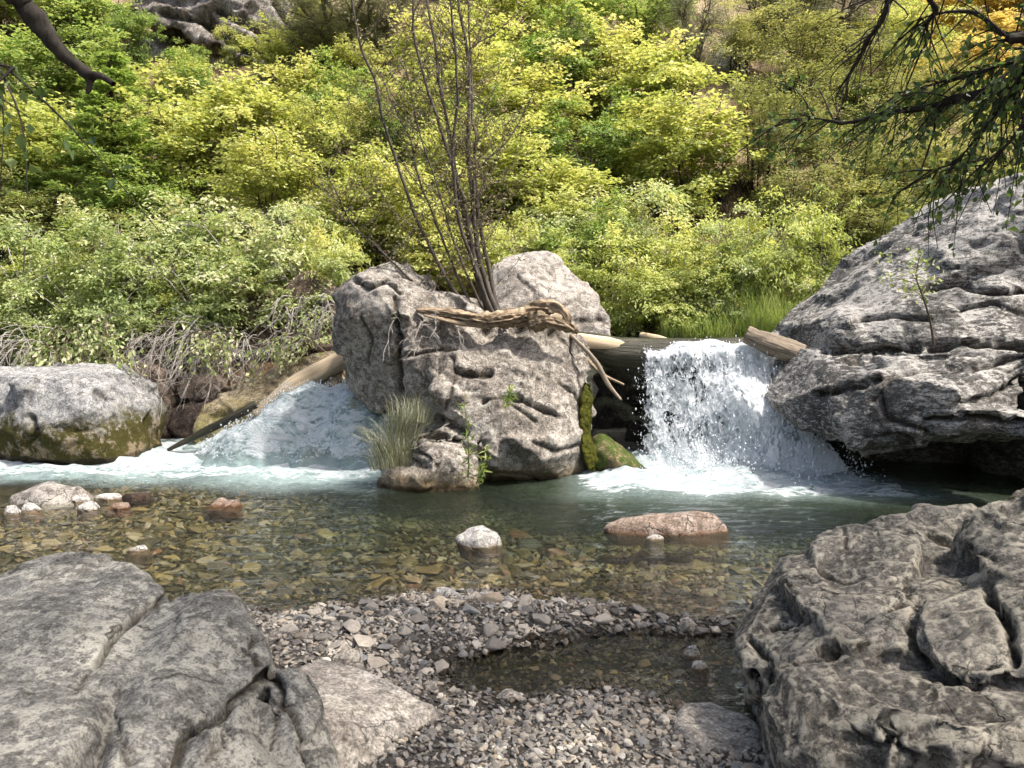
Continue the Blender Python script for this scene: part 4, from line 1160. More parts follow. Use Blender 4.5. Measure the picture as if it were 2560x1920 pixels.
def shrub_meshes(key, seed, H, R, n_clump, n_leaf, leaf_l, leaf_w, leaf_mat_, bark, spray=0.32, stems=7, base=0.15, droop=0.25, up=0.6, spread=0.6, stem_r=0.022, lean=0.0):
    """multi-stemmed shrub of height H and crown radius R: (foliage mesh, stem mesh), base at origin"""
    rng = np.random.default_rng(seed)
    paths, nodes = [], []
    for k in range(stems):
        a = 2 * math.pi * (k + rng.random()) / stems
        rr = R * (0.2 + (spread + 0.2) * rng.random())
        top = np.array([math.cos(a) * rr + lean, math.sin(a) * rr, H * (0.55 + 0.45 * rng.random())])
        b = np.array([math.cos(a) * 0.08, math.sin(a) * 0.08, -0.15])
        mid = b * 0.5 + top * 0.5 + np.array([-math.cos(a) * rr * 0.2, -math.sin(a) * rr * 0.2, H * 0.06]) + rng.normal(size=3) * 0.06
        c = spline([b, b * 0.75 + top * 0.25 + rng.normal(size=3) * 0.03, mid, top * 0.8 + mid * 0.2 + rng.normal(size=3) * 0.05, top], 9)
        paths.append((c, np.linspace(stem_r, stem_r * 0.2, 9)))
        nodes.append(c[2:])
    nodes = np.concatenate(nodes)
    # clump centres: biased to the outside, thinned by noise so that gaps stay open
    cc = []
    while len(cc) < n_clump:
        d = rand_dirs(rng, n_clump * 3)
        r = rng.random(n_clump * 3) ** 0.42
        c = d * r[:, None] * np.array([R, R, H * (1 - base) / 2]) + np.array([lean * 0.6, 0, H * (1 + base) / 2])
        c[:, :2] *= (0.75 + 0.35 * np.sin(np.pi * np.clip(c[:, 2] / H, 0, 1)))[:, None]
        nd_ = nodes[rng.integers(0, len(nodes), len(c))]
        c2 = nd_ + rng.normal(size=c.shape) * np.array([0.24 * R, 0.24 * R, 0.10 * H])
        c = np.where((rng.random(len(c)) < 0.62)[:, None] & (c2[:, 2:3] > base * H), c2, c)
        g = perlin(c * (1.5 / max(R, 0.5)) + seed * 3.7)
        cc.extend(c[g > -0.06 + 0.1 * rng.random(len(c))])
    cc = np.array(cc[:n_clump])
    bpaths = []
    for c in cc:
        dd = np.linalg.norm(nodes - c, axis=1) + 0.8 * np.maximum(0, nodes[:, 2] - c[2])
        a = nodes[dd.argmin()]
        m = (a + c) / 2 + np.array([0, 0, 0.10 * np.linalg.norm(c - a)]) + rng.normal(size=3) * 0.03
        bpaths.append((np.array([a, m, c]), np.array([stem_r * 0.35, stem_r * 0.25, stem_r * 0.12])))
    v1, q1 = tubes(paths, 5)
    v2, q2 = tubes(bpaths, 3)
    stem = mesh_np(key + '_stems', np.concatenate([v1, v2]), np.concatenate([q1, q2 + len(v1)]), None, True, MAT[bark])
    # leaves: each clump is a flat spray of a few twigs
    N = n_clump * n_leaf
    ci = np.repeat(np.arange(n_clump), n_leaf)
    out = cc - np.array([lean * 0.5, 0, H * 0.35])
    out /= np.linalg.norm(out, axis=1)[:, None] + 1e-6
    out = out + rng.normal(size=out.shape) * 0.45
    out[:, 2] = out[:, 2] * 0.6 + up * 0.35
    out /= np.linalg.norm(out, axis=1)[:, None]
    sidev = np.cross(out, np.array([0, 0, 1.0]))
    sidev /= np.linalg.norm(sidev, axis=1)[:, None] + 1e-6
    tw = rng.integers(0, 5, N)
    fan = (tw - 2) * 0.42 + rng.normal(size=N) * 0.12
    s = rng.random(N) ** 0.8
    sz = (0.75 + 0.5 * rng.random(n_clump))[ci] * spray
    dirv = out[ci] * np.cos(fan)[:, None] + sidev[ci] * np.sin(fan)[:, None]
    pos = cc[ci] + dirv * (s * sz)[:, None] * 1.1 - out[ci] * (0.35 * sz)[:, None]
    pos[:, 2] -= droop * sz * s * s
    pos += rng.normal(size=pos.shape) * (0.13 * sz)[:, None]
    flip = np.where(rng.random(N) < 0.5, 1, -1)[:, None]
    ax = dirv * 0.8 + np.cross(dirv, np.array([0, 0, 1.0])) * flip * 0.9 + rng.normal(size=pos.shape) * 0.3
    ax[:, 2] -= droop * 1.2
    nr = np.array([0, 0, 1.0]) + 0.45 * out[ci] + rng.normal(size=pos.shape) * 0.42
    ll = leaf_l * (0.6 + 0.7 * rng.random(N))
    v, q = leaves_mesh(pos, ax, nr, ll, ll * leaf_w)
    rnd = np.clip(0.5 * rng.random(N) + 0.35 * rng.random(n_clump)[ci] + 0.15 * np.clip(pos[:, 2] / H, 0, 1), 0, 1)
    fol = mesh_np(key + '_foliage', v, q, {'rnd': np.repeat(rnd, 4)}, False, MAT[leaf_mat_])
    return fol, stem, H, R


def conifer_meshes(key, seed, H, R, mat, bark):
    rng = np.random.default_rng(seed)
    paths = [(spline([(0, 0, -0.2), (0.02, 0, H * 0.5), (0, 0.02, H)], 10), np.linspace(0.05, 0.006, 10))]
    P_, A_, N_ = [], [], []
    for k in range(150):
        z = H * (0.10 + 0.9 * (k / 150) ** 0.9)
        a = rng.random() * 6.283
        ln = R * (1.02 - z / H) ** 0.8 * (0.7 + 0.4 * rng.random()) + 0.05
        d = np.array([math.cos(a), math.sin(a), 0.05])
        tip = np.array([0, 0, z]) + d * ln + np.array([0, 0, 0.12 * ln - 0.05])
        mid = np.array([0, 0, z]) + d * ln * 0.5 - np.array([0, 0, 0.07 * ln])
        c = spline([np.array([0, 0, z]), mid, tip], 7)
        paths.append((c, np.linspace(0.011, 0.002, 7)))
        m = int(70 + 150 * ln)
        s = rng.random(m) ** 0.7
        i = np.clip((s * 6).astype(int), 0, 5)
        f = (s * 6 - i)[:, None]
        p = c[i] * (1 - f) + c[i + 1] * f
        side = np.array([-d[1], d[0], 0])
        lat = rng.normal(size=m) * 0.20 * ln * (1.1 - s)
        p = p + side[None] * lat[:, None] + rng.normal(size=(m, 3)) * 0.012
        P_.append(p)
        A_.append(d[None] * 0.7 + side[None] * np.sign(lat)[:, None] * 0.7 + rng.normal(size=(m, 3)) * 0.35)
        N_.append(np.array([0, 0, 1.0])[None] + rng.normal(size=(m, 3)) * 0.5)
    pos, ax, nr = map(np.concatenate, (P_, A_, N_))
    n = len(pos)
    ll = 0.05 + 0.05 * rng.random(n)
    v, q = leaves_mesh(pos, ax, nr, ll, ll * 0.22)
    fol = mesh_np(key + '_needles', v, q, {'rnd': np.repeat(rng.random(n), 4)}, False, MAT[mat])
    v, q = tubes(paths, 5)
    return fol, mesh_np(key + '_trunk', v, q, None, True, MAT[bark]), H, R


def dead_meshes(key, seed, H, R, bark, n=60, droopy=False, sub=5):
    """leafless twiggy bush"""
    rng = np.random.default_rng(seed)
    paths = []
    for k in range(n):
        a = rng.random() * 6.283
        r = R * (0.4 + 0.6 * rng.random())
        hz = H * (0.35 + 0.65 * rng.random())
        end = np.array([math.cos(a) * r, math.sin(a) * r, hz])
        b = np.array([rng.normal() * 0.1, rng.normal() * 0.1, -0.1])
        m = (b + end) / 2 + np.array([0, 0, 0.25 * H * rng.random()]) + rng.normal(size=3) * 0.08 * R
        c = spline([b, m, end + rng.normal(size=3) * 0.05], 8)
        r0 = 0.006 + 0.008 * rng.random()
        paths.append((c, np.linspace(r0, 0.002, 8)))
        for j in range(sub):
            i = rng.integers(2, 7)
            d = (c[i] - c[i - 1]) / (np.linalg.norm(c[i] - c[i - 1]) + 1e-9) + rng.normal(size=3) * 0.6
            L = R * (0.15 + 0.3 * rng.random())
            e = c[i] + d * L * 0.6
            paths.append((np.array([c[i], (c[i] + e) / 2 + rng.normal(size=3) * 0.03, e]), np.array([0.004, 0.003, 0.0015])))
    v, q = tubes(paths, 4)
    return mesh_np(key + '_twigs', v, q, None, True, MAT[bark])


def blades_mesh(key, seed, n, R, H, width, mat, bend=0.5):
    rng = np.random.default_rng(seed)
    a = rng.random(n) * 6.283
    r = R * np.sqrt(rng.random(n))
    b = np.stack([np.cos(a) * r, np.sin(a) * r, -0.03 + 0 * r], 1)
    out = np.stack([np.cos(a), np.sin(a), 0 * a], 1) * (r / R)[:, None] * 0.6 + rng.normal(size=(n, 3)) * (0.35, 0.35, 0)
    hh = H * (0.5 + 0.5 * rng.random(n))
    side = np.cross(out + 1e-3, np.array([0, 0, 1.0]))
    side /= np.linalg.norm(side, axis=1)[:, None] + 1e-9
    V = []
    for t_, w in ((0, 1.0), (0.35, 0.9), (0.7, 0.6)):
        p = b + np.array([0, 0, 1.0]) * (hh * (t_ - bend * 0.35 * t_ * t_))[:, None] + out * (hh * bend * t_ * t_)[:, None]
        V += [p - side * width * w * 0.5, p + side * width * w * 0.5]
    V.append(b + np.array([0, 0, 1.0]) * (hh * (1 - bend * 0.4))[:, None] + out * (hh * bend)[:, None])
    V = np.stack(V, 1).reshape(-1, 3)
    o = 7 * np.arange(n)[:, None]
    quads = np.concatenate([o + np.array([[0, 1, 3, 2]]), o + np.array([[2, 3, 5, 4]])])
    tris = o + np.array([[4, 5, 6]])
    return mesh_np(key, V, [quads, tris], {'rnd': np.repeat(rng.random(n), 7)}, False, MAT[mat])


SP = {}
for i in range(3):
    SP['maple', i] = shrub_meshes('maple', 100 + i, 2.6, 1.15, 120, 58, 0.092, 0.85, 'leaf_maple', 'bark_brown', spray=0.40, spread=0.75)
    SP['dogwood', i] = shrub_meshes('dogwood', 110 + i, 1.7, 1.05, 140, 66, 0.078, 0.55, 'leaf_green', 'twig_grey', spray=0.32, droop=0.55, base=0.0, stems=10)
    SP['pale', i] = shrub_meshes('pale_shrub', 120 + i, 1.35, 0.95, 120, 60, 0.070, 0.42, 'leaf_pale', 'twig_grey', spray=0.26, droop=0.5, base=0.0, stems=10, stem_r=0.012)
    SP['olive', i] = shrub_meshes('olive_willow', 130 + i, 3.0, 1.0, 120, 70, 0.070, 0.48, 'leaf_olive', 'bark_dark', spray=0.36, stems=8, spread=0.75, base=0.12, stem_r=0.02)
for i in range(2):
    SP['fresh', i] = shrub_meshes('green_shrub', 140 + i, 2.2, 1.1, 125, 60, 0.082, 0.75, 'leaf_fresh', 'bark_brown', spray=0.33)
    SP['juniper', i] = shrub_meshes('juniper', 150 + i, 2.6, 0.85, 170, 120, 0.075, 0.13, 'leaf_grey', 'bark_brown', spray=0.33, up=1.4, stem_r=0.045, base=0.2)
    SP['gold', i] = shrub_meshes('golden_shrub', 160 + i, 2.2, 1.1, 110, 85, 0.085, 0.8, 'leaf_gold', 'bark_brown', spray=0.34)
SP['fir', 0] = conifer_meshes('young_fir', 170, 2.9, 0.85, 'leaf_fir', 'bark_brown')
NAMES = {'maple': 'maple_shrub', 'dogwood': 'leafy_bush', 'pale': 'pale_bush', 'olive': 'willow_shrub', 'fresh': 'green_bush', 'juniper': 'juniper_tree', 'gold': 'golden_bush', 'fir': 'fir_tree'}
GROUPS = {
    'maple': ('bright yellow-green broadleaf shrub', 'bright broadleaf shrubs on the hillside'),
    'dogwood': ('dense green leafy bush', 'dense leafy bushes along the creek bank'),
    'pale': ('low pale yellow-green bush with narrow leaves', 'low pale bushes on the slope'),
    'olive': ('airy olive-green shrub with thin dark stems', 'airy olive shrubs on the slope'),
    'fresh': ('deeper green rounded bush', 'deeper green bushes on the hillside'),
    'juniper': ('grey-green fine-needled juniper', 'junipers high on the slope'),
    'gold': ('golden yellow autumn bush', 'golden bushes on the hillside'),
}
MARKS = [(150, 960, 'the mossy boulder'), (500, 860, 'the drooping dead twigs'), (290, 380, 'the young fir'), (600, 80, 'the dark cliff'), (1110, 330, 'the thin bare tree'),
         (1370, 650, 'the pale rounded boulder'), (1720, 850, 'the waterfall'), (1470, 450, 'the grey broken trunk'), (1455, 190, 'the slender juniper'), (1830, 150, 'the white outcrop'),
         (2300, 640, 'the layered boulder'), (2370, 95, 'the high white outcrop'), (2080, 70, 'the half-bare juniper'), (900, 720, 'the tall midstream boulder'), (860, 60, 'the broad juniper'), (1960, 760, 'the bright grass clumps')]


def where(p):
    """a landmark phrase for a plant at world point p, from the slope it stands on"""
    u, v = 1280 + FPX * p[0] / p[1], 800 - FPX * (p[2] + 0.8 - CAM_Z) / p[1]
    if u < -60 or u > 2620 or v < -60:
        return 'on the hillside beyond the landmarks'
    mu, mv, nm = min(MARKS, key=lambda m: (m[0] - u) ** 2 + (1.3 * (m[1] - v)) ** 2)
    dv, du = mv - v, abs(u - mu)
    if dv > 90 and dv > du * 0.6:
        return 'upslope of ' + nm
    if dv < -90 and -dv > du * 0.6:
        return 'downslope of ' + nm
    return ('close beside ' if du < 170 else 'a few steps from ') + nm


PAIR = {'fir': ('needles', 'trunk'), 'juniper': ('crown', 'trunk')}


def plant(kind, loc, h, r=None, label=None, rng=random, variant=None):
    vs = [k for k in SP if k[0] == kind]
    key = vs[rng.randrange(len(vs))] if variant is None else (kind, variant)
    fol, stem, H, R = SP[key]
    root = empty(NAMES[kind], loc)
    sz = h / H
    sx = sz if r is None else r / R
    root.scale = (sx, sx, sz)
    root.rotation_euler = (rng.uniform(-.06, .06), rng.uniform(-.06, .06), rng.uniform(0, 6.28) if kind != 'lean' else 0)
    a, b = PAIR.get(kind, ('foliage', 'stems'))
    obj(a, fol, root)
    obj(b, stem, root)
    if label:
        tag(root, label, 'tree' if kind in ('fir', 'juniper') else 'bush')
    else:
        l, g = GROUPS[kind]
        tag(root, l + ' ' + where(loc), 'tree' if kind in ('fir', 'juniper') else 'bush', g)
    return root


def plant_px(kind, u, v_top, v_bot, w=None, label=None, Y=None, variant=None):
    """a plant whose foot is where the ray of (u, v_bot) meets the ground"""
    b = on_ground(u, v_bot, 9.5 if v_bot < 960 else 7.0) if Y is None else None
    if b is None:
        xx = P(u, v_bot, Y)[0]
        b = np.array([xx, Y, float(gh(xx, Y))])
    top = P(u, v_top, b[1])
    h = max(0.4, top[2] - b[2])
    r = None if w is None else w / 2 / FPX * b[1]
    return plant(kind, b, h, r, label, variant=variant)


rr_ = random.Random(5)
random.seed(21)
# --- bank bushes, left
for u, vt, vb, w in [(60, 560, 880, 330), (250, 660, 940, 300), (170, 740, 960, 240), (400, 560, 860, 340), (520, 640, 880, 300), (640, 560, 850, 330), (780, 620, 850, 260), (330, 520, 780, 300), (720, 520, 760, 260), (20, 700, 930, 220), (560, 520, 760, 300)]:
    plant_px('dogwood', u, vt, vb, w)
for u, vt, vb, w in [(70, 690, 900, 260), (200, 640, 860, 220), (470, 690, 870, 200), (820, 560, 800, 200), (620, 670, 860, 180)]:
    plant_px('pale', u, vt, vb, w)
# --- left slope
for u, vt, vb, w in [(70, 250, 560, 330), (180, 330, 600, 260), (560, 190, 500, 330), (470, 260, 560, 280), (680, 320, 600, 260), (770, 230, 470, 230), (640, 230, 450, 220), (430, 150, 330, 200), (880, 470, 690, 220), (930, 360, 650, 230), (740, 400, 600, 180)]:
    plant_px('maple', u, vt, vb, w)
for u, vt, vb, w in [(60, 90, 330, 300), (210, 60, 280, 260), (270, -40, 130, 220), (170, -60, 90, 220), (60, -60, 110, 260), (330, 20, 190, 130), (140, 420, 640, 240), (380, 420, 660, 240), (540, 560, 720, 240)]:
    plant_px('fresh', u, vt, vb, w)
plant_px('fir', 290, 130, 650, 400, 'feathery young fir tree standing among the hillside shrubs')
plant_px('juniper', 860, -60, 190, 330, 'broad grey-green juniper beside the hillside cliff')
plant_px('juniper', 950, -20, 170, 220)
for u, vt, vb, w in [(20, 420, 700, 240), (110, 480, 690, 220), (300, 500, 720, 220), (880, 240, 480, 200)]:
    plant_px('olive', u, vt, vb, w)
# --- middle slope
for u, vt, vb, w in [(1130, 20, 290, 280), (1230, 120, 380, 300), (1060, 200, 460, 260), (1330, 190, 420, 280), (1180, 330, 600, 300), (1300, 330, 590, 280), (1560, 60, 330, 280), (1640, 130, 380, 260), (1660, 240, 520, 330), (1730, 300, 580, 260), (1020, 420, 700, 260), (1090, 520, 760, 240), (1450, 430, 640, 260), (1250, -60, 180, 260)]:
    plant_px('maple', u, vt, vb, w)
for u, vt, vb, w in [(1400, 60, 330, 260), (1480, 260, 520, 240), (1420, -40, 180, 240), (1600, -30, 150, 260)]:
    plant_px('fresh', u, vt, vb, w)
plant_px('juniper', 1455, 60, 320, 150, 'slender grey-green juniper among the bright shrubs mid slope')
plant_px('juniper', 1715, -30, 260, 170, 'narrow dark juniper near the white outcrop')
for u, vt, vb, w in [(1360, 560, 800, 260), (1500, 570, 810, 280), (1640, 560, 800, 280), (1780, 520, 790, 280), (1440, 660, 840, 240), (1570, 650, 850, 260), (1900, 500, 790, 280), (2030, 520, 800, 250), (1700, 640, 840, 240), (1250, 560, 760, 240)]:
    plant_px('pale', u, vt, vb, w)
for u, vt, vb, w in [(1560, 470, 700, 280), (1400, 500, 720, 240), (1840, 560, 800, 230), (1720, 700, 848, 170), (2040, 690, 840, 170), (1820, 730, 850, 150)]:
    plant_px('dogwood', u, vt, vb, w)
# --- right slope
for u, vt, vb, w in [(1890, 150, 500, 230), (1960, 210, 560, 230), (2060, 180, 540, 240), (2150, 300, 620, 260), (2260, 280, 600, 260), (2370, 330, 620, 260), (2480, 300, 600, 260), (2100, 420, 680, 240), (2220, 460, 720, 240), (1990, 380, 640, 220), (2330, 120, 400, 260), (1840, 10, 220, 220), (2000, 30, 260, 240), (2550, 380, 640, 240), (2160, 80, 330, 240)]:
    plant_px('olive', u, vt, vb, w)
for u, vt, vb, w in [(2470, -40, 150, 300), (2560, 20, 220, 260), (2420, 90, 280, 200)]:
    plant_px('gold', u, vt, vb, w)
for u, vt, vb, w in [(2420, 430, 640, 260), (2540, 420, 620, 240), (2280, 520, 700, 220), (2250, 0, 170, 220), (2360, -30, 130, 220)]:
    plant_px('pale', u, vt, vb, w)
plant_px('juniper', 2080, -60, 190, 260, 'grey half-bare juniper with dead limbs high on the right slope')
plant_px('juniper', 1940, -40, 120, 200)
# --- filler up and beyond the frame so that the slope stays closed from other places
fr = random.Random(9)
for k in range(120):
    yy = fr.uniform(12.5, 34)
    xx = fr.uniform(-0.85 * yy - 2, 0.85 * yy + 2)
    zz_ = float(gh(xx, yy))
    d = np.array([xx, yy, zz_ - CAM_Z])
    uu = 1280 + FPX * xx / yy
    if 1780 < uu < 1960 and 15 < yy < 22:
        continue
    vv2 = 800 - FPX * (zz_ + 0.6 - CAM_Z) / yy
    if any((uu - a) ** 2 + (vv2 - b) ** 2 < c * c for a, b, c in ((1500, 430, 130), (1800, 470, 130), (640, 480, 120), (830, 530, 110), (1330, 400, 90), (2180, 560, 110), (440, 430, 90))):
        continue
    kind = fr.choices(['maple', 'fresh', 'olive', 'pale'], [3, 1.5, 2.5 if uu > 1800 else 0.8, 2])[0]
    hh = {'maple': 1.7, 'fresh': 1.5, 'olive': 1.9, 'pale': 1.1}[kind] * fr.uniform(0.6, 1.15)
    plant(kind, (xx, yy, zz_), hh, None, None, fr)

# ------------------------------------------------------------------ rocks on the hillside
def hill_rock(pts, Y, depth, mat, label, seed, voxel=0.07, facet=0.25, group=None, cracks=()):
    c = outline([(u, v, Y + dy) for u, v, dy in pts], depth, 0.9, 0.3)
    boulder('rock_outcrop', [c], voxel, mat, smooth=2, seed=seed, facets=[(0.9, facet, TILT), (2.6, facet * 0.35, TILT2)], bumps=[(2.5, 0.05)], cracks=cracks,
            strata=((0.5, 0.1, 0.85), 1.6, 0.12), label=label, cat='rock outcrop', group=group)


yc = on_ground(640, 170, 9.5)[1]
hill_rock([(330, -10, 1.5), (330, 40, 1.2), (480, 45, 0.6), (560, 110, 0.2), (640, 150, -0.2), (725, 170, 0.0), (770, 60, 1.2), (800, -60, 1.8), (520, -120, 1.4), (380, -80, 1.6)], yc, 3.0, 'rock_cliff', 'dark fissured cliff outcrop high on the left hillside', 41, facet=0.35, cracks=[([(500, 40), (560, 90), (620, 120), (690, 150)], 26, 0.5), ([(540, 20), (640, 70), (720, 130)], 16, 0.3), ([(400, 30), (470, 45), (520, 30)], 14, 0.25), ([(680, -10), (720, 60), (750, 90)], 14, 0.25)])
yc = on_ground(370, 150, 9.5)[1]
hill_rock([(345, 145, 0.2), (350, 100, 0.6), (390, 92, 0.6), (425, 125, 0.4), (420, 150, 0.1)], yc - 0.2, 1.0, 'rock_cliff', 'small grey boulder on the slope below the cliff', 42, 0.05, 0.10)
yc = on_ground(1840, 190, 9.5)[1]
hill_rock([(1790, 165, 0.1), (1800, 125, 0.5), (1835, 105, 0.6), (1868, 160, 0.3), (1860, 190, 0.0), (1830, 185, -0.1)], yc - 0.1, 1.0, 'rock_white', 'white cracked outcrop on the dry grassy slope', 43, 0.05, 0.14)
yc = on_ground(2370, 125, 9.5)[1]
hill_rock([(2320, 115, 0.1), (2330, 85, 0.5), (2390, 65, 0.6), (2400, 105, 0.3), (2360, 125, 0.0)], yc - 0.2, 1.0, 'rock_white', 'white outcrop among golden bushes high on the right', 44, 0.06, 0.14)
yc = on_ground(1470, 480, 9.5)[1]
log('fallen_log', [P(1500, 495, yc - 0.5), P(1465, 455, yc - 0.35), P(1435, 420, yc - 0.1)], [0.15, 0.17, 0.10], 'wood_grey', 'grey broken trunk half hidden in the hillside bushes', seed=21, gnarl=0.1, cat='log')


# ------------------------------------------------------------------ the thin many-stemmed tree on the midstream boulder
STEMS = [
    ([(880, -60), (880, 0), (901, 118), (939, 203), (956, 295), (986, 388), (1019, 485), (1053, 570), (1112, 692), (1165, 765), (1195, 800)], 5, 11, -0.2),
    ([(1030, -60), (1032, 0), (1036, 93), (1066, 211), (1104, 329), (1133, 422), (1159, 498), (1175, 591), (1200, 700), (1235, 800)], 5, 13, 0.0),
    ([(1062, -60), (1066, 0), (1087, 105), (1100, 219), (1129, 350), (1138, 443), (1171, 591), (1192, 696), (1230, 800)], 6, 12, 0.25),
    ([(1120, -60), (1125, 0), (1138, 118), (1144, 236), (1138, 295), (1133, 422), (1150, 560), (1195, 690), (1238, 800)], 4, 11, -0.35),
    ([(1140, -60), (1146, 0), (1167, 127), (1173, 236), (1171, 380), (1180, 485), (1192, 612), (1212, 696), (1250, 800)], 6, 16, 0.1),
    ([(1170, -60), (1171, 42), (1180, 200), (1182, 295), (1190, 338), (1186, 422), (1200, 560), (1228, 700), (1252, 800)], 4, 13, 0.3),
    ([(800, 405), (842, 485), (884, 565), (969, 641), (1019, 692), (1090, 745), (1160, 790)], 2, 8, -0.4),
    ([(960, 180), (962, 211), (994, 287), (1028, 350), (1040, 422), (1070, 506), (1112, 612), (1146, 696), (1200, 800)], 2.5, 8, 0.35),
    ([(1290, 30), (1240, 80), (1175, 125), (1168, 190)], 2, 5, 0.1),
    ([(1336, 228), (1306, 287), (1264, 358), (1192, 422), (1185, 500)], 2, 6, 0.2),
    ([(1260, 447), (1205, 485), (1175, 560), (1185, 640)], 2, 5, 0.0),
    ([(1100, 60), (1105, 200), (1118, 330), (1150, 470), (1180, 600), (1225, 740), (1245, 800)], 2.5, 9, 0.45),
    ([(1010, 150), (1050, 330), (1095, 470), (1120, 560), (1165, 680), (1215, 790)], 2, 7, -0.5),
]
BY = 8.45
base = P(1232, 800, BY)
rng = np.random.default_rng(55)
tree = empty('sapling_tree', base)
tag(tree, 'thin many-stemmed nearly bare tree rooted on the midstream boulder', 'tree')
LP, LA, LN = [], [], []
for pts, w0, w1, lean in STEMS:
    k = len(pts)
    wp = []
    for j, (u, v) in enumerate(pts):
        tt = j / (k - 1)                       # 0 tip, 1 foot
        wp.append(P(u, v, BY + lean * (1 - tt) * 1.6))
    c = spline(wp, 46)
    c += 0.012 * np.stack([perlin(c * 4 + 9 * a) for a in range(3)], 1)
    rad = np.linspace(w0, w1, 46) / 2 / FPX * BY
    v_, q_ = tubes([(c - base, rad)], 6)
    st = obj('stem', mesh_np('stem', v_, q_, None, True, MAT['bark_willow']), tree)
    tw = []
    for j in range(30 if k > 5 else 12):
        i = rng.integers(2, 38)
        side = rng.choice([-1, 1])
        L = 0.25 + 0.75 * rng.random()
        d = np.array([side * (0.35 + 0.6 * rng.random()), rng.normal() * 0.5, 0.5 + 0.6 * rng.random()])
        d /= np.linalg.norm(d)
        e1 = c[i] + d * L * 0.5 + rng.normal(size=3) * 0.03
        e2 = c[i] + d * L + np.array([0, 0, 0.12 * L]) + rng.normal(size=3) * 0.05
        path = spline([c[i], e1, e2], 7)
        tw.append((path - base, np.linspace(0.0045, 0.0015, 7)))
        m = 26
        s = rng.random(m) * 0.9 + 0.1
        ix = np.clip((s * 6).astype(int), 0, 5)
        pp = path[ix] + (path[ix + 1] - path[ix]) * (s * 6 - ix)[:, None] + rng.normal(size=(m, 3)) * 0.03
        LP.append(pp - base)
        LA.append(d[None] + rng.normal(size=(m, 3)) * 0.8)
        LN.append(rng.normal(size=(m, 3)) + (0, -0.3, 0.6))
    v_, q_ = tubes(tw, 3)
    obj('twigs', mesh_np('twigs', v_, q_, None, True, MAT['bark_willow']), st)
pp, aa, nn = map(np.concatenate, (LP, LA, LN))
ll = 0.024 + 0.022 * rng.random(len(pp))
v_, q_ = leaves_mesh(pp, aa, nn, ll, ll * 0.5)
tag(obj('foliage', mesh_np('sapling_foliage', v_, q_, {'rnd': np.repeat(rng.random(len(pp)), 4)}, False, MAT['leaf_brown']), tree), kind='stuff')

# ------------------------------------------------------------------ dead twigs drooping from the left bank and on the boulder
rng = np.random.default_rng(77)


def drooping(name, anchors, label, n_each=9, L=(0.5, 1.1), mat='twig_grey', cat='dead branches', side=0.3, leafy=None, r0=0.008):
    a0 = P(*anchors[0])
    root = empty(name, a0)
    tag(root, label, cat)
    lp, la = [], []
    for an in anchors:
        a = P(*an)
        paths = []
        for k in range(n_each):
            ln = rng.uniform(*L)
            dx = rng.normal() * side
            d1 = np.array([dx * 0.8, -0.5 + 0.2 * rng.normal(), -0.05 + 0.12 * rng.normal()])
            d2 = np.array([dx, -0.45 + 0.2 * rng.normal(), -0.75])
            st = a + rng.normal(size=3) * (0.12, 0.08, 0.08)
            c = spline([st, st + d1 * ln * 0.4, st + d1 * ln * 0.45 + d2 * ln * 0.35 + rng.normal(size=3) * 0.03, st + d1 * ln * 0.4 + d2 * ln * 0.85 + rng.normal(size=3) * 0.06], 11)
            paths.append((c - a0, np.linspace(r0, 0.0025, 11)))
            for j in range(6):
                i = rng.integers(3, 10)
                d = (c[i] - c[i - 1])
                d = d / np.linalg.norm(d) + rng.normal(size=3) * 0.55
                e = c[i] + d * ln * rng.uniform(0.12, 0.3)
                paths.append((np.array([c[i], (c[i] + e) / 2 + rng.normal(size=3) * 0.015, e]) - a0, np.array([0.004, 0.003, 0.0018])))
            if leafy:
                m = leafy
                ix = rng.integers(5, 11, m)
                lp.append(c[ix] - a0 + rng.normal(size=(m, 3)) * 0.06)
                la.append(np.tile(d2, (m, 1)) + rng.normal(size=(m, 3)) * 0.6)
        v_, q_ = tubes(paths, 4)
        o_ = obj('branch', mesh_np('dead_branch', v_, q_, None, True, MAT[mat]), root)
        if r0 < 0.005:
            tag(o_, kind='stuff')
    if leafy:
        pp, aa = np.concatenate(lp), np.concatenate(la)
        ll = 0.05 + 0.04 * rng.random(len(pp))
        v_, q_ = leaves_mesh(pp, aa, rng.normal(size=pp.shape) + (0, -0.4, 0.9), ll, ll * 0.55)
        obj('foliage', mesh_np('hanging_leaves', v_, q_, {'rnd': np.repeat(rng.random(len(pp)), 4)}, False, MAT['leaf_green']), root)


drooping('dead_branches', [(400, 840, 10.3), (450, 830, 10.3), (500, 840, 10.2), (550, 850, 10.2), (350, 850, 10.3), (600, 850, 10.2), (480, 800, 10.3)], 'tangle of bare grey twigs drooping over the dark bank hollow', 9, (0.5, 1.1), side=0.45, r0=0.006)
drooping('dead_branches', [(600, 870, 10.1), (660, 870, 10.1), (560, 880, 10.0), (720, 850, 10.1)], 'pale bleached twigs hanging above the tan slab', 9, (0.4, 0.8), side=0.5, r0=0.006)
drooping('dead_branches', [(20, 850, 9.6), (60, 830, 9.6), (110, 860, 9.5)], 'pale dead twigs behind the mossy boulder', 7, (0.4, 0.9))
drooping('dead_branches', [(740, 760, 10.1), (790, 740, 10.0), (820, 770, 9.9)], 'thin dead twigs hanging beside the tall block of the midstream boulder', 6, (0.4, 0.8))
drooping('hanging_bush', [(230, 860, 9.6), (300, 850, 9.7), (190, 830, 9.6), (270, 810, 9.8)], 'leafy green sprays hanging down behind the mossy boulder', 7, (0.4, 0.75), 'bark_brown', 'bush', 0.3, 26)
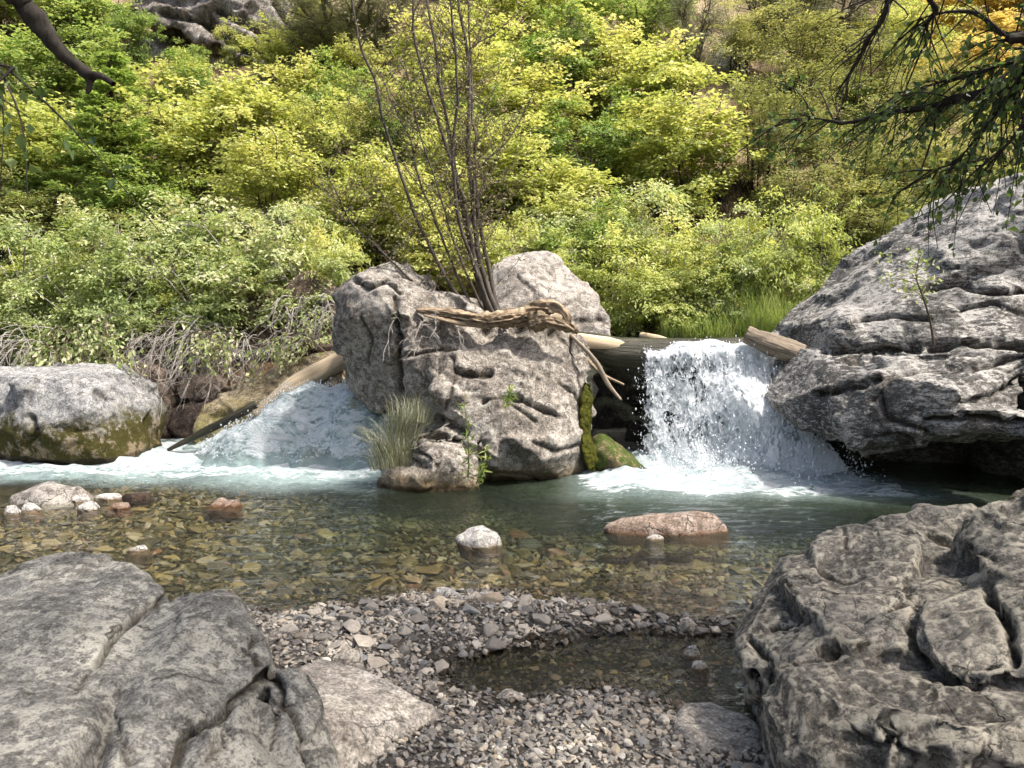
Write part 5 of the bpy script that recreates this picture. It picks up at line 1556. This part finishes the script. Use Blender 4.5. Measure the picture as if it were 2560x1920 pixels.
drooping('hanging_bush', [(530, 840, 9.9), (560, 830, 9.9), (700, 840, 9.9), (770, 820, 9.9)], 'small leafy sprays hanging among the dead twigs', 6, (0.35, 0.6), 'bark_brown', 'bush', 0.3, 24)
drooping('dead_branches', [(1060, 808, 7.75), (1110, 812, 7.72)], 'spidery grey dead twigs caught under the driftwood', 5, (0.2, 0.5), side=0.5, r0=0.004)

# grey dead brush on the slopes
DEAD = [dead_meshes('dead_brush', 300 + k, 1.2, 0.8, 'twig_grey', 50) for k in range(2)] + [dead_meshes('dark_brush', 305, 1.3, 0.8, 'bark_dark', 45)]
for k, (u, vb, h, m) in enumerate([(1800, 510, 0.8, 2), (2170, 640, 0.9, 0), (2280, 690, 0.9, 0), (1450, 800, 0.6, 0), (1330, 790, 0.6, 0), (1590, 820, 0.7, 0), (760, 480, 0.9, 0), (700, 420, 0.9, 1), (330, 700, 0.9, 1), (140, 700, 0.8, 0), (980, 330, 1.0, 0), (1850, 480, 0.7, 2), (1990, 140, 1.3, 2), (2080, 190, 1.6, 0), (1340, 120, 1.5, 2),
                               (1680, 60, 1.5, 2), (900, 140, 1.4, 1), (2420, 640, 0.8, 0), (2330, 650, 0.8, 0), (2130, 150, 1.4, 2), (1770, 90, 1.3, 2), (2050, 730, 0.7, 0), (1960, 760, 0.6, 0), (250, 600, 0.9, 1), (1130, 620, 0.8, 0), (560, 560, 0.8, 1), (480, 480, 1.1, 1), (620, 500, 1.0, 0), (830, 400, 1.1, 0), (420, 600, 0.9, 0), (720, 640, 0.9, 0), (60, 560, 1.0, 1), (180, 520, 1.1, 0), (1210, 420, 1.1, 2), (1380, 600, 0.9, 0), (1620, 500, 1.0, 2), (1900, 420, 1.2, 2), (2220, 560, 1.1, 2), (2400, 520, 1.1, 0), (1280, 700, 0.8, 0), (1680, 700, 0.8, 0), (1530, 740, 0.7, 0), (860, 560, 0.9, 0)]):
    b = on_ground(u, vb, 9.5)
    o = obj('dead_brush', DEAD[m], None, b)
    s_ = h / 1.25
    o.scale = (s_, s_, s_)
    o.rotation_euler = (0, 0, k * 1.7)
    tag(o, 'leafless dark-stemmed brush standing among the hillside shrubs' if m == 2 else 'leafless pale grey brush tangled among the green bushes', 'brush', 'dark leafless brush on the hillside' if m == 2 else 'pale leafless brush on the slope and banks')

# ------------------------------------------------------------------ grass
GR = [blades_mesh('grass_blades', 400 + k, 420, 0.36, 0.85, 0.008, 'grass', 0.65) for k in range(2)]
for k, (u, vb, Y, s_) in enumerate([(1690, 845, 11.5, 0.7), (1760, 842, 11.4, 0.85), (1800, 845, 11.3, 0.65), (1850, 845, 11.5, 1.15), (1890, 840, 11.3, 0.8), (1930, 838, 11.5, 1.25), (1985, 835, 11.3, 0.9), (2040, 830, 11.2, 0.75), (1870, 820, 12.0, 1.2), (1960, 815, 12.0, 1.1)]):
    xx = P(u, vb, Y)[0]
    o = obj('grass_clump', GR[k % 2], None, (xx, Y, max(1.28, float(gh(xx, Y)))))
    o.scale = (s_, s_, s_)
    o.rotation_euler = (0.12 * math.sin(k * 5), 0.2 * math.sin(k * 3 + 1), k * 2.1)
    tag(o, 'bright green grass clump at the edge of the upper pool', 'grass', 'grass clumps at the upper pool edge')
SG = blades_mesh('slender_grass', 410, 170, 0.17, 0.5, 0.005, 'leaf_olive', 0.75)
SG.materials.clear()
SG.materials.append(MAT['leaf_grey'])
for k, (u, v, Y, s_) in enumerate([(975, 1120, 7.35, 1.1), (1000, 1150, 7.3, 0.9), (1010, 1080, 7.45, 1.1), (1040, 1050, 7.5, 0.9), (960, 1165, 7.25, 0.8)]):
    o = obj('grass_tuft', SG, None, P(u, v, Y))
    o.scale = (s_,) * 3
    o.rotation_euler = (0.1, -0.25, k * 1.3)
    tag(o, 'wispy grey-green tuft growing from the foot of the midstream boulder', 'grass', 'wispy tufts on the midstream boulder')
# small willow seedlings on the boulder
for k, (u, v, Y, u1, v1, lab) in enumerate([(1170, 1195, 7.05, 1160, 1000, 'slim willow seedling growing from the crack in the midstream boulder'), (1190, 1210, 7.0, 1215, 1120, 'short willow seedling at the waterline of the midstream boulder'),
                                           (1265, 1010, 7.3, 1275, 975, 'tiny green seedling in the crack of the boulder slab')]):
    b, tp = P(u, v, Y), P(u1, v1, Y - 0.05)
    root = empty('willow_seedling', b)
    tag(root, lab, 'seedling')
    c = spline([b, b * 0.6 + tp * 0.4 + (0.02, 0, 0), tp], 8) - b
    v_, q_ = tubes([(c, np.linspace(0.006, 0.002, 8))], 5)
    obj('stem', mesh_np('seedling_stem', v_, q_, None, True, MAT['bark_brown']), root)
    n = 70
    s = rng.random(n)
    pp = np.stack([np.interp(s, np.linspace(0, 1, 8), c[:, a]) for a in range(3)], 1) + rng.normal(size=(n, 3)) * 0.012
    ll = 0.05 + 0.05 * rng.random(n)
    v_, q_ = leaves_mesh(pp, rng.normal(size=(n, 3)) + (0, -0.3, 0.5), rng.normal(size=(n, 3)) + (0, -0.5, 0.5), ll, ll * 0.2)
    obj('foliage', mesh_np('seedling_leaves', v_, q_, {'rnd': np.repeat(rng.random(n), 4)}, False, MAT['leaf_fresh']), root)
# sapling on the overhanging boulder
b = P(2335, 862, 7.1)
root = empty('sapling', b)
tag(root, 'small leafy sapling growing from a crack in the layered boulder', 'sapling')
c1 = spline([b, P(2325, 800, 7.05), P(2305, 735, 7.0), P(2290, 690, 7.0), P(2300, 640, 7.0)], 14) - b
ps = [(c1, np.linspace(0.013, 0.003, 14))]
lp = []
for k in range(10):
    i = rng.integers(5, 14)
    e = c1[i] + np.array([rng.normal() * 0.16, rng.normal() * 0.08, 0.05 + 0.08 * rng.random()])
    ps.append((spline([c1[i], (c1[i] + e) / 2 + (0, 0, 0.02), e], 5), np.linspace(0.004, 0.0015, 5)))
    lp.append(e + rng.normal(size=(18, 3)) * 0.045)
v_, q_ = tubes(ps, 5)
obj('stem', mesh_np('sapling_stem', v_, q_, None, True, MAT['bark_brown']), root)
pp = np.concatenate(lp)
ll = 0.03 + 0.025 * rng.random(len(pp))
v_, q_ = leaves_mesh(pp, rng.normal(size=pp.shape), rng.normal(size=pp.shape) + (0, -0.3, 1), ll, ll * 0.7)
obj('foliage', mesh_np('sapling_leaves', v_, q_, {'rnd': np.repeat(rng.random(len(pp)), 4)}, False, MAT['leaf_green']), root)

# dry grass on the open slope
n = 9000
xx, yy = RNG.uniform(-16, 16, n), RNG.uniform(12.2, 27, n)
g = fbm(np.stack([xx, yy, 0 * xx], 1) * 0.35 + 3, 3)
uu = 1280 + FPX * xx / yy
k_ = (g > 0.05) | ((uu > 1750) & (uu < 1980)) | ((uu > 820) & (uu < 1000) & (yy > 18))
xx, yy = xx[k_], yy[k_]
zz_ = ground_h(xx, yy)
B = np.stack([xx, yy, zz_ - 0.02], 1)
B = np.repeat(B, 7, 0)
n = len(B)
tp = RNG.normal(size=(n, 3)) * (0.09, 0.09, 0.02) + (0, -0.03, 0.16)
sd_ = np.stack([RNG.normal(size=n), RNG.normal(size=n) * 0.4, 0 * tp[:, 0]], 1)
sd_ = sd_ / np.linalg.norm(sd_, axis=1)[:, None] * 0.007
B += RNG.normal(size=(n, 3)) * (0.06, 0.06, 0)
V_ = np.stack([B - sd_, B + sd_, B + tp * RNG.uniform(0.6, 1.5, (n, 1))], 1).reshape(-1, 3)
dg_ = obj('dry_grass', mesh_np('dry_grass', V_, np.arange(3 * n).reshape(-1, 3), {'rnd': np.repeat(RNG.random(n), 3)}, False, MAT['dry_grass']))
tag(dg_, 'straw-coloured dry grass on the open hillside', 'grass', kind='stuff')

# ------------------------------------------------------------------ stones
def stone_shape(seed, n=18, flat=0.55):
    rng = np.random.default_rng(seed)
    d = rand_dirs(rng, n)
    d = d * (0.8 + 0.25 * rng.random((n, 1))) * np.array([1.0, rng.uniform(0.6, 0.9), flat * rng.uniform(0.75, 1.2)])
    bm = bmesh.new()
    vs = [bm.verts.new(Vector(p)) for p in d]
    r = bmesh.ops.convex_hull(bm, input=vs)
    drop = list({e for e in r['geom_interior'] + r['geom_unused'] if isinstance(e, bmesh.types.BMVert)})
    if drop:
        bmesh.ops.delete(bm, geom=drop, context='VERTS')
    bmesh.ops.triangulate(bm, faces=bm.faces)
    bm.verts.index_update()
    v = np.array([x.co for x in bm.verts])
    f = np.array([[w.index for w in x.verts] for x in bm.faces])
    bm.free()
    return v, f


SHAPES = [stone_shape(500 + k, 16, 0.5) for k in range(14)]


def bevelled(v, f):
    """rounded-off copy of a hull for the stones seen large"""
    bm = bmesh.new()
    vs = [bm.verts.new(Vector(p)) for p in v]
    for a in f:
        bm.faces.new([vs[i] for i in a])
    bmesh.ops.dissolve_limit(bm, angle_limit=0.2, verts=bm.verts, edges=bm.edges)
    bmesh.ops.bevel(bm, geom=list(bm.edges), offset=0.09, segments=1, affect='EDGES', clamp_overlap=True)
    me = bpy.data.meshes.new('pebble')
    bm.to_mesh(me)
    bm.free()
    me.polygons.foreach_set('use_smooth', np.zeros(len(me.polygons), bool))
    return me


def stones_mat(name, fixed, wet):
    t = NT(name)
    co = t.obco()
    oi = t.n('ObjectInfo').outputs['Random']
    r = t.attr('tone') if fixed is None else t.math('MULTIPLY_ADD', oi, 0.07, fixed - 0.035)
    if wet:
        c = t.ramp(r, [(0.0, (0.04, 0.033, 0.018)), (0.22, (0.09, 0.075, 0.035)), (0.45, (0.15, 0.115, 0.05)), (0.62, (0.11, 0.10, 0.08)), (0.78, (0.23, 0.17, 0.065)), (0.93, (0.26, 0.225, 0.155)), (1.0, (0.18, 0.085, 0.042))])
    else:
        c = t.ramp(r, [(0.0, (0.08, 0.072, 0.062)), (0.2, (0.16, 0.145, 0.126)), (0.4, (0.26, 0.235, 0.20)), (0.55, (0.215, 0.21, 0.20)), (0.72, (0.39, 0.345, 0.285)), (0.86, (0.33, 0.265, 0.19)), (1.0, (0.54, 0.50, 0.43))])
    p = t.pos()
    n1 = t.noise(55, 5, 0.7, p)
    c = t.mix(0.5, c, t.ramp(n1, [(0.3, 0.3), (0.7, 0.75)]), 'OVERLAY')
    z = t.sepz(p)
    wm = t.mapr(z, 0.012, 0.03, 1.0, 0.0)
    if not wet:
        c = t.mix(wm, c, t.mix(1.0, c, (0.36, 0.33, 0.29), 'MULTIPLY'))
    rough = t.math('MULTIPLY_ADD', wm, -0.5, 0.85)
    return t.done(t.principled(c, rough, t.bump(n1, 0.35, 0.01), 0.3))


DRY = [('charcoal', 0.04), ('mid grey', 0.24), ('grey', 0.40), ('blue-grey', 0.55), ('pale buff', 0.72), ('tan', 0.86), ('cream', 0.96)]
WETS = [('dark brown', 0.05), ('olive', 0.24), ('ochre brown', 0.45), ('grey', 0.62), ('ochre yellow', 0.80), ('pale', 0.93), ('rust', 0.99)]
MAT['gravel_dry'] = stones_mat('gravel_stone', None, False)
MAT['gravel_wet'] = stones_mat('creek_gravel_stone', None, True)
PEB = [bevelled(*q) for q in SHAPES]


def toned(table, wet):
    out = []
    for nm, val in table:
        m = stones_mat(nm.replace(' ', '_') + ('_cobble' if wet else '_pebble'), val, wet)
        row = []
        for src in PEB:
            c = src.copy()
            c.materials.append(m)
            row.append(c)
        out.append((nm, row))
    return out


PEB_D, PEB_W = toned(DRY, False), toned(WETS, True)


def heap(name, pos, size, tone, mat, seed, label, flatten=1.0):
    rng = np.random.default_rng(seed)
    V_, F_, T_ = [], [], []
    off = 0
    which = rng.integers(0, len(SHAPES), len(pos))
    for k, (sv, sf) in enumerate(SHAPES):
        ix = np.nonzero(which == k)[0]
        m = len(ix)
        if not m:
            continue
        a = rng.random(m) * 6.283
        tx, ty = rng.normal(size=m) * 0.35, rng.normal(size=m) * 0.35
        v = sv[None] * size[ix][:, None, None]
        v = v * np.array([1, 1, flatten])
        ca, sa = np.cos(a)[:, None], np.sin(a)[:, None]
        x, y, z = v[..., 0] * ca - v[..., 1] * sa, v[..., 0] * sa + v[..., 1] * ca, v[..., 2]
        z = z + x * tx[:, None] + y * ty[:, None]
        v = np.stack([x, y, z], -1) + pos[ix][:, None]
        V_.append(v.reshape(-1, 3))
        F_.append((sf[None] + (off + len(sv) * np.arange(m))[:, None, None]).reshape(-1, 3))
        T_.append(np.repeat(tone[ix], len(sv)))
        off += m * len(sv)
    o = obj(name, mesh_np(name, np.concatenate(V_), np.concatenate(F_), {'tone': np.concatenate(T_)}, False, MAT[mat]))
    tag(o, label, 'gravel', kind='stuff')
    return o


rng = np.random.default_rng(91)
# gravel bar: fine dry gravel
n = 34000
gxp, gyp = rng.uniform(-2.2, 2.2, n), 2.25 + 2.6 * rng.random(n) ** 1.15
h = ground_h(gxp, gyp)
ok = (h > -0.035) & (np.abs(gxp) < 0.25 + gyp * 0.55)
gxp, gyp, h = gxp[ok], gyp[ok], h[ok]
n = len(gxp)
sz = (0.008 + 0.013 * rng.random(n) ** 2) * (1.0 + 0.35 * sst(3.1, 3.9, gyp) * (rng.random(n) < 0.25))
tone = np.clip(0.12 + 0.88 * rng.random(n) - 0.2 * (fbm(np.stack([gxp, gyp, 0 * gxp], 1) * 1.7, 2) > 0.15), 0, 1)
heap('gravel', np.stack([gxp, gyp, h + sz * 0.35], 1), sz, tone, 'gravel_dry', 92, 'fine grey gravel covering the bar by the pool')
# bed gravel under water
n = 21000
gxp, gyp = rng.uniform(-4.6, 3.2, n), 3.2 + 4.6 * rng.random(n)
h = ground_h(gxp, gyp)
ok = (h < 0.0) & (gxp > -0.68 * gyp) & (gxp < 0.5 * gyp) & ~((gxp > 0.2) & (gyp > 7.0))
gxp, gyp, h = gxp[ok], gyp[ok], h[ok]
n = len(gxp)
sz = 0.012 + 0.035 * rng.random(n) ** 3 * sst(3.3, 5.0, gyp) + 0.006 * rng.random(n)
heap('creek_gravel', np.stack([gxp, gyp, h + sz * 0.2], 1), sz, rng.random(n), 'gravel_wet', 93, 'olive and ochre gravel under the clear water', 0.8)

# individual pebbles on the bar
cnt = 0
pts_used = []
tries = 0
while cnt < 300 and tries < 9000:
    tries += 1
    u, v = rng.uniform(700, 1860), rng.choice([rng.uniform(1495, 1680), rng.uniform(1495, 1640), rng.uniform(1690, 1919)])
    b = on_ground_fast = G(u, v, 0.05)
    h = float(gh(b[0], b[1]))
    if h < 0.0:
        continue
    s_ = (rng.uniform(0.028, 0.075) if v < 1690 else rng.uniform(0.020, 0.034)) * (1.25 if rng.random() < 0.12 and v < 1690 else 1.0)
    if any((b[0] - a) ** 2 + (b[1] - c) ** 2 < (0.75 * (s_ + d)) ** 2 for a, c, d in pts_used):
        continue
    pts_used.append((b[0], b[1], s_))
    nm, row = PEB_D[rng.choice(7, p=[0.06, 0.14, 0.2, 0.14, 0.2, 0.12, 0.14])]
    o = obj('pebble', row[rng.integers(0, len(row))], None, (b[0], b[1], h + s_ * 0.22))
    o.scale = (s_, s_, s_ * rng.uniform(0.7, 1.0))
    o.rotation_euler = (rng.normal() * 0.16, rng.normal() * 0.16, rng.random() * 6.28)
    tag(o, 'loose angular %s pebble %s' % (nm, 'on the near gravel in front of the side pool' if b[1] < 3.35 else ('at the wet edge of the gravel bar' if h < 0.03 else 'on the gravel bar behind the side pool')), 'pebble', 'loose pebbles on the gravel bar')
    cnt += 1
# cobbles seen through the water
cnt = 0
tries = 0
pts_used = []
while cnt < 280 and tries < 9000:
    tries += 1
    u, v = rng.uniform(0, 1850), rng.uniform(1262, 1490)
    if rng.random() < 0.12:
        u, v = rng.uniform(1180, 1840), rng.uniform(1600, 1735)
    b = G(u, v, -0.1)
    h = float(gh(b[0], b[1]))
    if h > -0.015:
        continue
    s_ = rng.uniform(0.05, 0.11) * (1.4 if rng.random() < 0.10 else 1.0) if v < 1560 else rng.uniform(0.025, 0.05)
    s_ = min(s_, 0.03 + abs(h) * 0.9)
    if any((b[0] - a) ** 2 + (b[1] - c) ** 2 < (0.8 * (s_ + d)) ** 2 for a, c, d in pts_used):
        continue
    pts_used.append((b[0], b[1], s_))
    nm, row = PEB_W[rng.choice(7, p=[0.16, 0.22, 0.2, 0.12, 0.16, 0.09, 0.05])]
    o = obj('cobble', row[rng.integers(0, len(row))], None, (b[0], b[1], h + s_ * 0.12))
    o.scale = (s_, s_, s_ * rng.uniform(0.6, 0.9))
    o.rotation_euler = (rng.normal() * 0.12, rng.normal() * 0.12, rng.random() * 6.28)
    tag(o, 'flat %s cobble under the clear water %s' % (nm, 'of the side pool' if b[1] < 3.95 else ('of the shallow left riffle' if b[0] < -1.6 else ('near the white midstream stone' if b[0] < 0.6 else 'near the reddish rock'))), 'cobble', 'cobbles under the clear water')
    cnt += 1


def stone(u0, u1, v0, v1, mat, label, seed, depth=None, group=None, name='stone', sink=0.05, sm=5, facet=0.03, nocut=False):
    """emergent stone: px box, foot at v1 on the water or gravel"""
    um = (u0 + u1) / 2
    u0, u1 = um - 0.62 * (u1 - u0), um + 0.62 * (u1 - u0)
    g = G(um, v1, 0.0)
    h = max(0.0, float(gh(g[0], g[1])))
    g = G(um, v1, h)
    Y = g[1]
    w = (u1 - u0) / FPX * Y
    d = depth or w * 0.7
    zt = P(um, v0, Y + d * 0.4)[2]
    x = g[0]
    sr = random.Random(seed)
    j = lambda a: a * sr.uniform(0.8, 1.2)
    zb = h - sink - 0.05
    pts = [(x - j(w * .45), Y + j(d * .3), zb), (x + j(w * .45), Y + j(d * .3), zb), (x - w * .3, Y + j(d * .9), zb), (x + w * .3, Y + j(d * .9), zb), (x - w * .25, Y - 0.01, zb), (x + w * .25, Y - 0.01, zb),
           (x - w * .5, Y + d * .35, h + 0.25 * (zt - h)), (x + w * .5, Y + d * .4, h + j(0.3) * (zt - h)), (x - j(w * .28), Y + d * .35, h + j(0.85) * (zt - h)), (x + j(w * .2), Y + d * .45, zt), (x + j(w * .35), Y + d * .5, h + j(0.75) * (zt - h)), (x - w * .1, Y + d * .8, h + 0.7 * (zt - h)), (x - w * .05, Y + .05 * d, h + j(0.45) * (zt - h))]
    vox = max(0.006, w / 34)
    o = boulder(name, [[np.array(p) for p in pts]], vox, mat, smooth=sm, seed=seed, facets=[(1.6 / w, facet * w, TILT)], bumps=[(3 / w, 0.02 * w)], cuts=[] if nocut else [(14, 0.35 * w, 0.05 * w)], label=label, cat='stone', group=group)
    return o


stone(1140, 1258, 1312, 1372, 'stone_white', 'white stone standing alone in the shallow midstream water', 61)
stone(10, 195, 1192, 1262, 'rock_hump', 'pale rounded rock at the edge of the left whitewater', 62, depth=0.5)
stone(1530, 1825, 1268, 1345, 'stone_red', 'long low reddish rock breaking the pool surface', 63, depth=0.4, nocut=True)
stone(0, 40, 1262, 1290, 'stone_white', 'small white stone beside the pale rounded rock', 64)
for k, (a, b_, c_, d_, m, lab) in enumerate([
        (40, 95, 1258, 1282, 'stone_white', 'small cream stone in the cluster at the left shallows'),
        (140, 200, 1225, 1255, 'stone_white', 'white stone leaning on the pale rounded rock'),
        (175, 215, 1235, 1258, 'stone_white', 'little white wedge stone next to the pale rounded rock'),
        (188, 236, 1250, 1280, 'stone_white', 'bluish white round stone alone in the left shallows'),
        (258, 322, 1255, 1275, 'stone_red', 'flat orange tan stone awash in the left shallows'),
        (300, 372, 1225, 1252, 'rock_bank', 'dark wet stone at the edge of the whitewater'),
        (225, 300, 1232, 1252, 'stone_white', 'low cream stone between the white cluster and the dark wet stone'),
        (306, 368, 1362, 1382, 'stone_white', 'flat pale stone behind the lichen boulder'),
        (505, 590, 1244, 1272, 'stone_red', 'ochre brown stone breaking the riffle'),
        (1620, 1660, 1336, 1352, 'stone_white', 'tiny grey stone in front of the reddish rock'),
        (1075, 1140, 1468, 1500, 'stone_white', 'large cream stone topping the gravel bar waterline'),
        (1256, 1310, 1492, 1518, 'stone_white', 'cream stone at the gravel bar waterline near the ochre one'),
        (1318, 1388, 1482, 1515, 'rock_tan', 'ochre stained stone at the waterline of the gravel bar'),
        (1195, 1235, 1472, 1495, 'rock_smooth', 'dark grey stone at the waterline of the gravel bar'),
        (828, 902, 1620, 1668, 'rock_smooth', 'flat pink grey slab stone on the gravel above the smooth boulder'),
        (735, 790, 1582, 1615, 'rock_smooth', 'wide tan stone on the gravel beside the lichen boulder'),
        (822, 878, 1600, 1625, 'rock_smooth', 'oval tan stone on the upper gravel bar'),
        (1310, 1360, 1580, 1612, 'rock_moss', 'bluish grey stone by the side pool'),
        (1712, 1752, 1610, 1645, 'stone_white', 'cream block stone standing in the side pool'),
        (1728, 1772, 1650, 1678, 'stone_white', 'cream wedge stone with dark wet foot in the side pool'),
        (1700, 1750, 1545, 1580, 'rock_smooth', 'rounded grey stone where the bar meets the side pool'),
        (1240, 1330, 1725, 1758, 'rock_smooth', 'tan stone on the near shore of the side pool'),
        (1060, 1095, 1700, 1730, 'rock_smooth', 'small tan stone by the tip of the smooth boulder'),
        (1120, 1160, 1480, 1502, 'stone_white', 'small cream stone behind the large cream one')]):
    stone(a, b_, c_, d_, m, lab, 70 + k, sm=4)


# ------------------------------------------------------------------ trees on the near bank that reach over the creek
def over_tree(name, label, trunk, limbs, crown, seed, leaf_mat_, bark, leaf=0.06, parts=(), leaf_w=0.75, shade_leaf=0.11):
    """trunk and limbs (world points, radii); twig sprays with leaves along given limb spans; crown: list of (centre, radii, n clumps)"""
    rng = np.random.default_rng(seed)
    b = np.array(trunk[0][0], float)
    root = empty(name, b)
    tag(root, label, 'tree')
    c = spline([p for p, r in trunk], 26)
    rad = np.interp(np.linspace(0, 1, 26), np.linspace(0, 1, len(trunk)), [r for p, r in trunk])
    v_, q_ = tubes([(c - b, rad)], 10)
    obj('trunk', mesh_np('trunk', v_, q_, None, True, MAT[bark]), root)
    LPs, LAs, Ls = [], [], []
    for pts, r0, r1, dens in limbs:
        n = 60
        c = spline(pts, n) + 0.0
        c = c + 0.02 * np.stack([perlin(c * 3.3 + 7 * a + seed) for a in range(3)], 1)
        rl = np.linspace(r0, r1, n) * (1 + 0.28 * fbm(c * 9 + seed, 3))
        v_, q_ = tubes([(c - b, rl)], 10)
        v_ = v_ + 0.16 * r0 * np.stack([fbm((v_ + b) * 38 + 9 * k, 2) for k in range(3)], 1)
        lo = obj('limb', mesh_np('limb', v_, q_, None, True, MAT[bark]), root)
        tw = []
        for k in range(int(abs(dens))):
            i = rng.integers(8, n - 1)
            L = rng.uniform(0.18, 0.6)
            d = c[i] - c[i - 1]
            d = d / np.linalg.norm(d) * 0.6 + np.array([rng.normal() * 0.45, rng.normal() * 0.45, -0.45 + 0.4 * rng.normal()])
            d /= np.linalg.norm(d)
            pth = spline([c[i], c[i] + d * L * 0.5 + rng.normal(size=3) * 0.03, c[i] + d * L + np.array([0, 0, -0.12 * L]) + rng.normal(size=3) * 0.03], 7)
            tw.append((pth - b, np.linspace(0.005, 0.0014, 7)))
            if dens > 0:
                m = rng.integers(7, 16)
                s_ = rng.random(m)
                ix = np.clip((s_ * 6).astype(int), 0, 5)
                LPs.append(pth[ix] + (pth[ix + 1] - pth[ix]) * (s_ * 6 - ix)[:, None] - b + rng.normal(size=(m, 3)) * 0.018)
                LAs.append(d[None] * 0.5 + rng.normal(size=(m, 3)) * 0.6 + (0, 0, -0.35))
                Ls.append(leaf * rng.uniform(0.6, 1.15, m))
        if tw:
            v_, q_ = tubes(tw, 4)
            obj('twigs', mesh_np('limb_twigs', v_, q_, None, True, MAT[bark]), lo)
    for cen, rr3, ncl in crown:
        d = rand_dirs(rng, ncl) * (rng.random((ncl, 1)) ** 0.5) * np.array(rr3) + np.array(cen)
        m = 26
        pp = np.repeat(d, m, 0) + rng.normal(size=(ncl * m, 3)) * (0.22, 0.22, 0.10)
        LPs.append(pp - b)
        LAs.append(rng.normal(size=pp.shape))
        Ls.append(shade_leaf * rng.uniform(0.7, 1.2, len(pp)))
        tp = np.array(trunk[-1][0])
        br = []
        for e in d[:: max(1, ncl // 40)]:
            br.append((spline([tp - (0, 0, 0.6), (tp * 0.5 + e * 0.5) + (0, 0, 0.25), e], 8) - b, np.linspace(0.03, 0.006, 8)))
        v_, q_ = tubes(br, 5)
        obj('branches', mesh_np('crown_branches', v_, q_, None, True, MAT[bark]), root)
    pp, aa, ll = np.concatenate(LPs), np.concatenate(LAs), np.concatenate(Ls)
    v_, q_ = leaves_mesh(pp, aa, rng.normal(size=pp.shape) * 0.7 + (0, 0, 1.0), ll, ll * leaf_w)
    tag(obj('foliage', mesh_np(name + '_leaves', v_, q_, {'rnd': np.repeat(rng.random(len(pp)), 4)}, False, MAT[leaf_mat_]), root), kind='stuff')
    return root


def gz(x, y):
    return float(gh(x, y))


TR = (4.3, 3.4)
limb = lambda pts, Y0, Y1: [P(u, v, Y0 + (Y1 - Y0) * k / (len(pts) - 1)) for k, (u, v) in enumerate(pts)]
over_tree('birch_tree', 'birch standing beside the craggy boulder with leafy branches reaching over the creek',
          [((TR[0], TR[1], gz(*TR) - 0.1), 0.17), ((4.35, 3.45, 1.5), 0.14), ((4.2, 3.4, 3.0), 0.12), ((3.9, 3.2, 4.6), 0.09)],
          [([np.array((4.3, 3.45, 2.3))] + limb([(2700, 165), (2560, 198), (2483, 219), (2377, 253), (2314, 270), (2230, 279), (2166, 295), (2103, 306), (2040, 298), (1947, 302)], 3.9, 4.6), 0.035, 0.003, 46),
           ([np.array((4.2, 3.4, 3.2))] + limb([(2560, -90), (2350, -60), (2235, -20), (2225, 0), (2200, 59), (2166, 101), (2154, 139), (2124, 190), (2112, 253)], 4.0, 4.5), 0.03, 0.003, -24),
           ([np.array((4.2, 3.4, 3.0))] + limb([(2600, -50), (2420, -40), (2330, -10), (2344, 34), (2322, 63), (2322, 101), (2300, 139)], 4.0, 4.4), 0.025, 0.003, -16),
           ([np.array((4.25, 3.4, 2.8))] + limb([(2620, 100), (2560, 89), (2504, 84), (2440, 42), (2356, 42), (2280, 60)], 3.9, 4.3), 0.025, 0.003, 24),
           ([np.array((4.3, 3.45, 2.2))] + limb([(2640, 190), (2538, 203), (2483, 295), (2432, 350), (2377, 405), (2318, 430)], 3.9, 4.2), 0.018, 0.003, 26),
           ([np.array((4.3, 3.45, 2.4))] + limb([(2680, 130), (2580, 150), (2500, 160), (2400, 190), (2300, 215), (2210, 230)], 3.7, 4.4), 0.018, 0.003, 34),
           ([np.array((4.3, 3.45, 2.0))] + limb([(2660, 260), (2580, 300), (2520, 360), (2450, 420), (2400, 470)], 3.8, 4.0), 0.015, 0.003, 16)],
          [((2.3, 2.3, 4.9), (3.0, 2.4, 0.8), 210)], 201, 'leaf_near', 'bark_dark', leaf=0.048)  # crown overhead is unseen, placed and thinned to shade the foreground
TL = (-3.3, 2.2)
over_tree('old_tree', 'dark old tree beside the lichen boulder with a broken dead limb over the creek',
          [((TL[0], TL[1], gz(*TL) - 0.1), 0.16), ((-3.3, 2.25, 1.6), 0.13), ((-3.1, 2.3, 3.2), 0.11), ((-2.9, 2.3, 4.6), 0.08)],
          [([np.array((-3.15, 2.3, 2.9)), P(-160, -170, 2.6), P(20, -20, 2.65), P(60, 25, 2.68), P(110, 90, 2.7), P(165, 145, 2.72), P(215, 178, 2.74), P(238, 196, 2.75)], 0.045, 0.016, 0),
           ([P(205, 172, 2.74), P(228, 182, 2.73), P(258, 185, 2.72), P(288, 205, 2.7)], 0.02, 0.010, 0),
           ([P(222, 185, 2.74), P(226, 205, 2.74), P(218, 230, 2.74)], 0.015, 0.006, 0),
           ([np.array((-3.15, 2.3, 2.4)), P(-140, 120, 2.4), P(-60, 150, 2.4), P(0, 165, 2.4), P(40, 172, 2.4)], 0.012, 0.002, 5)],
          [((-1.6, 1.6, 4.9), (1.8, 1.8, 0.7), 60)], 202, 'leaf_near', 'bark_dark', leaf=0.05)  # smaller unseen crown, added for shade over the left foreground
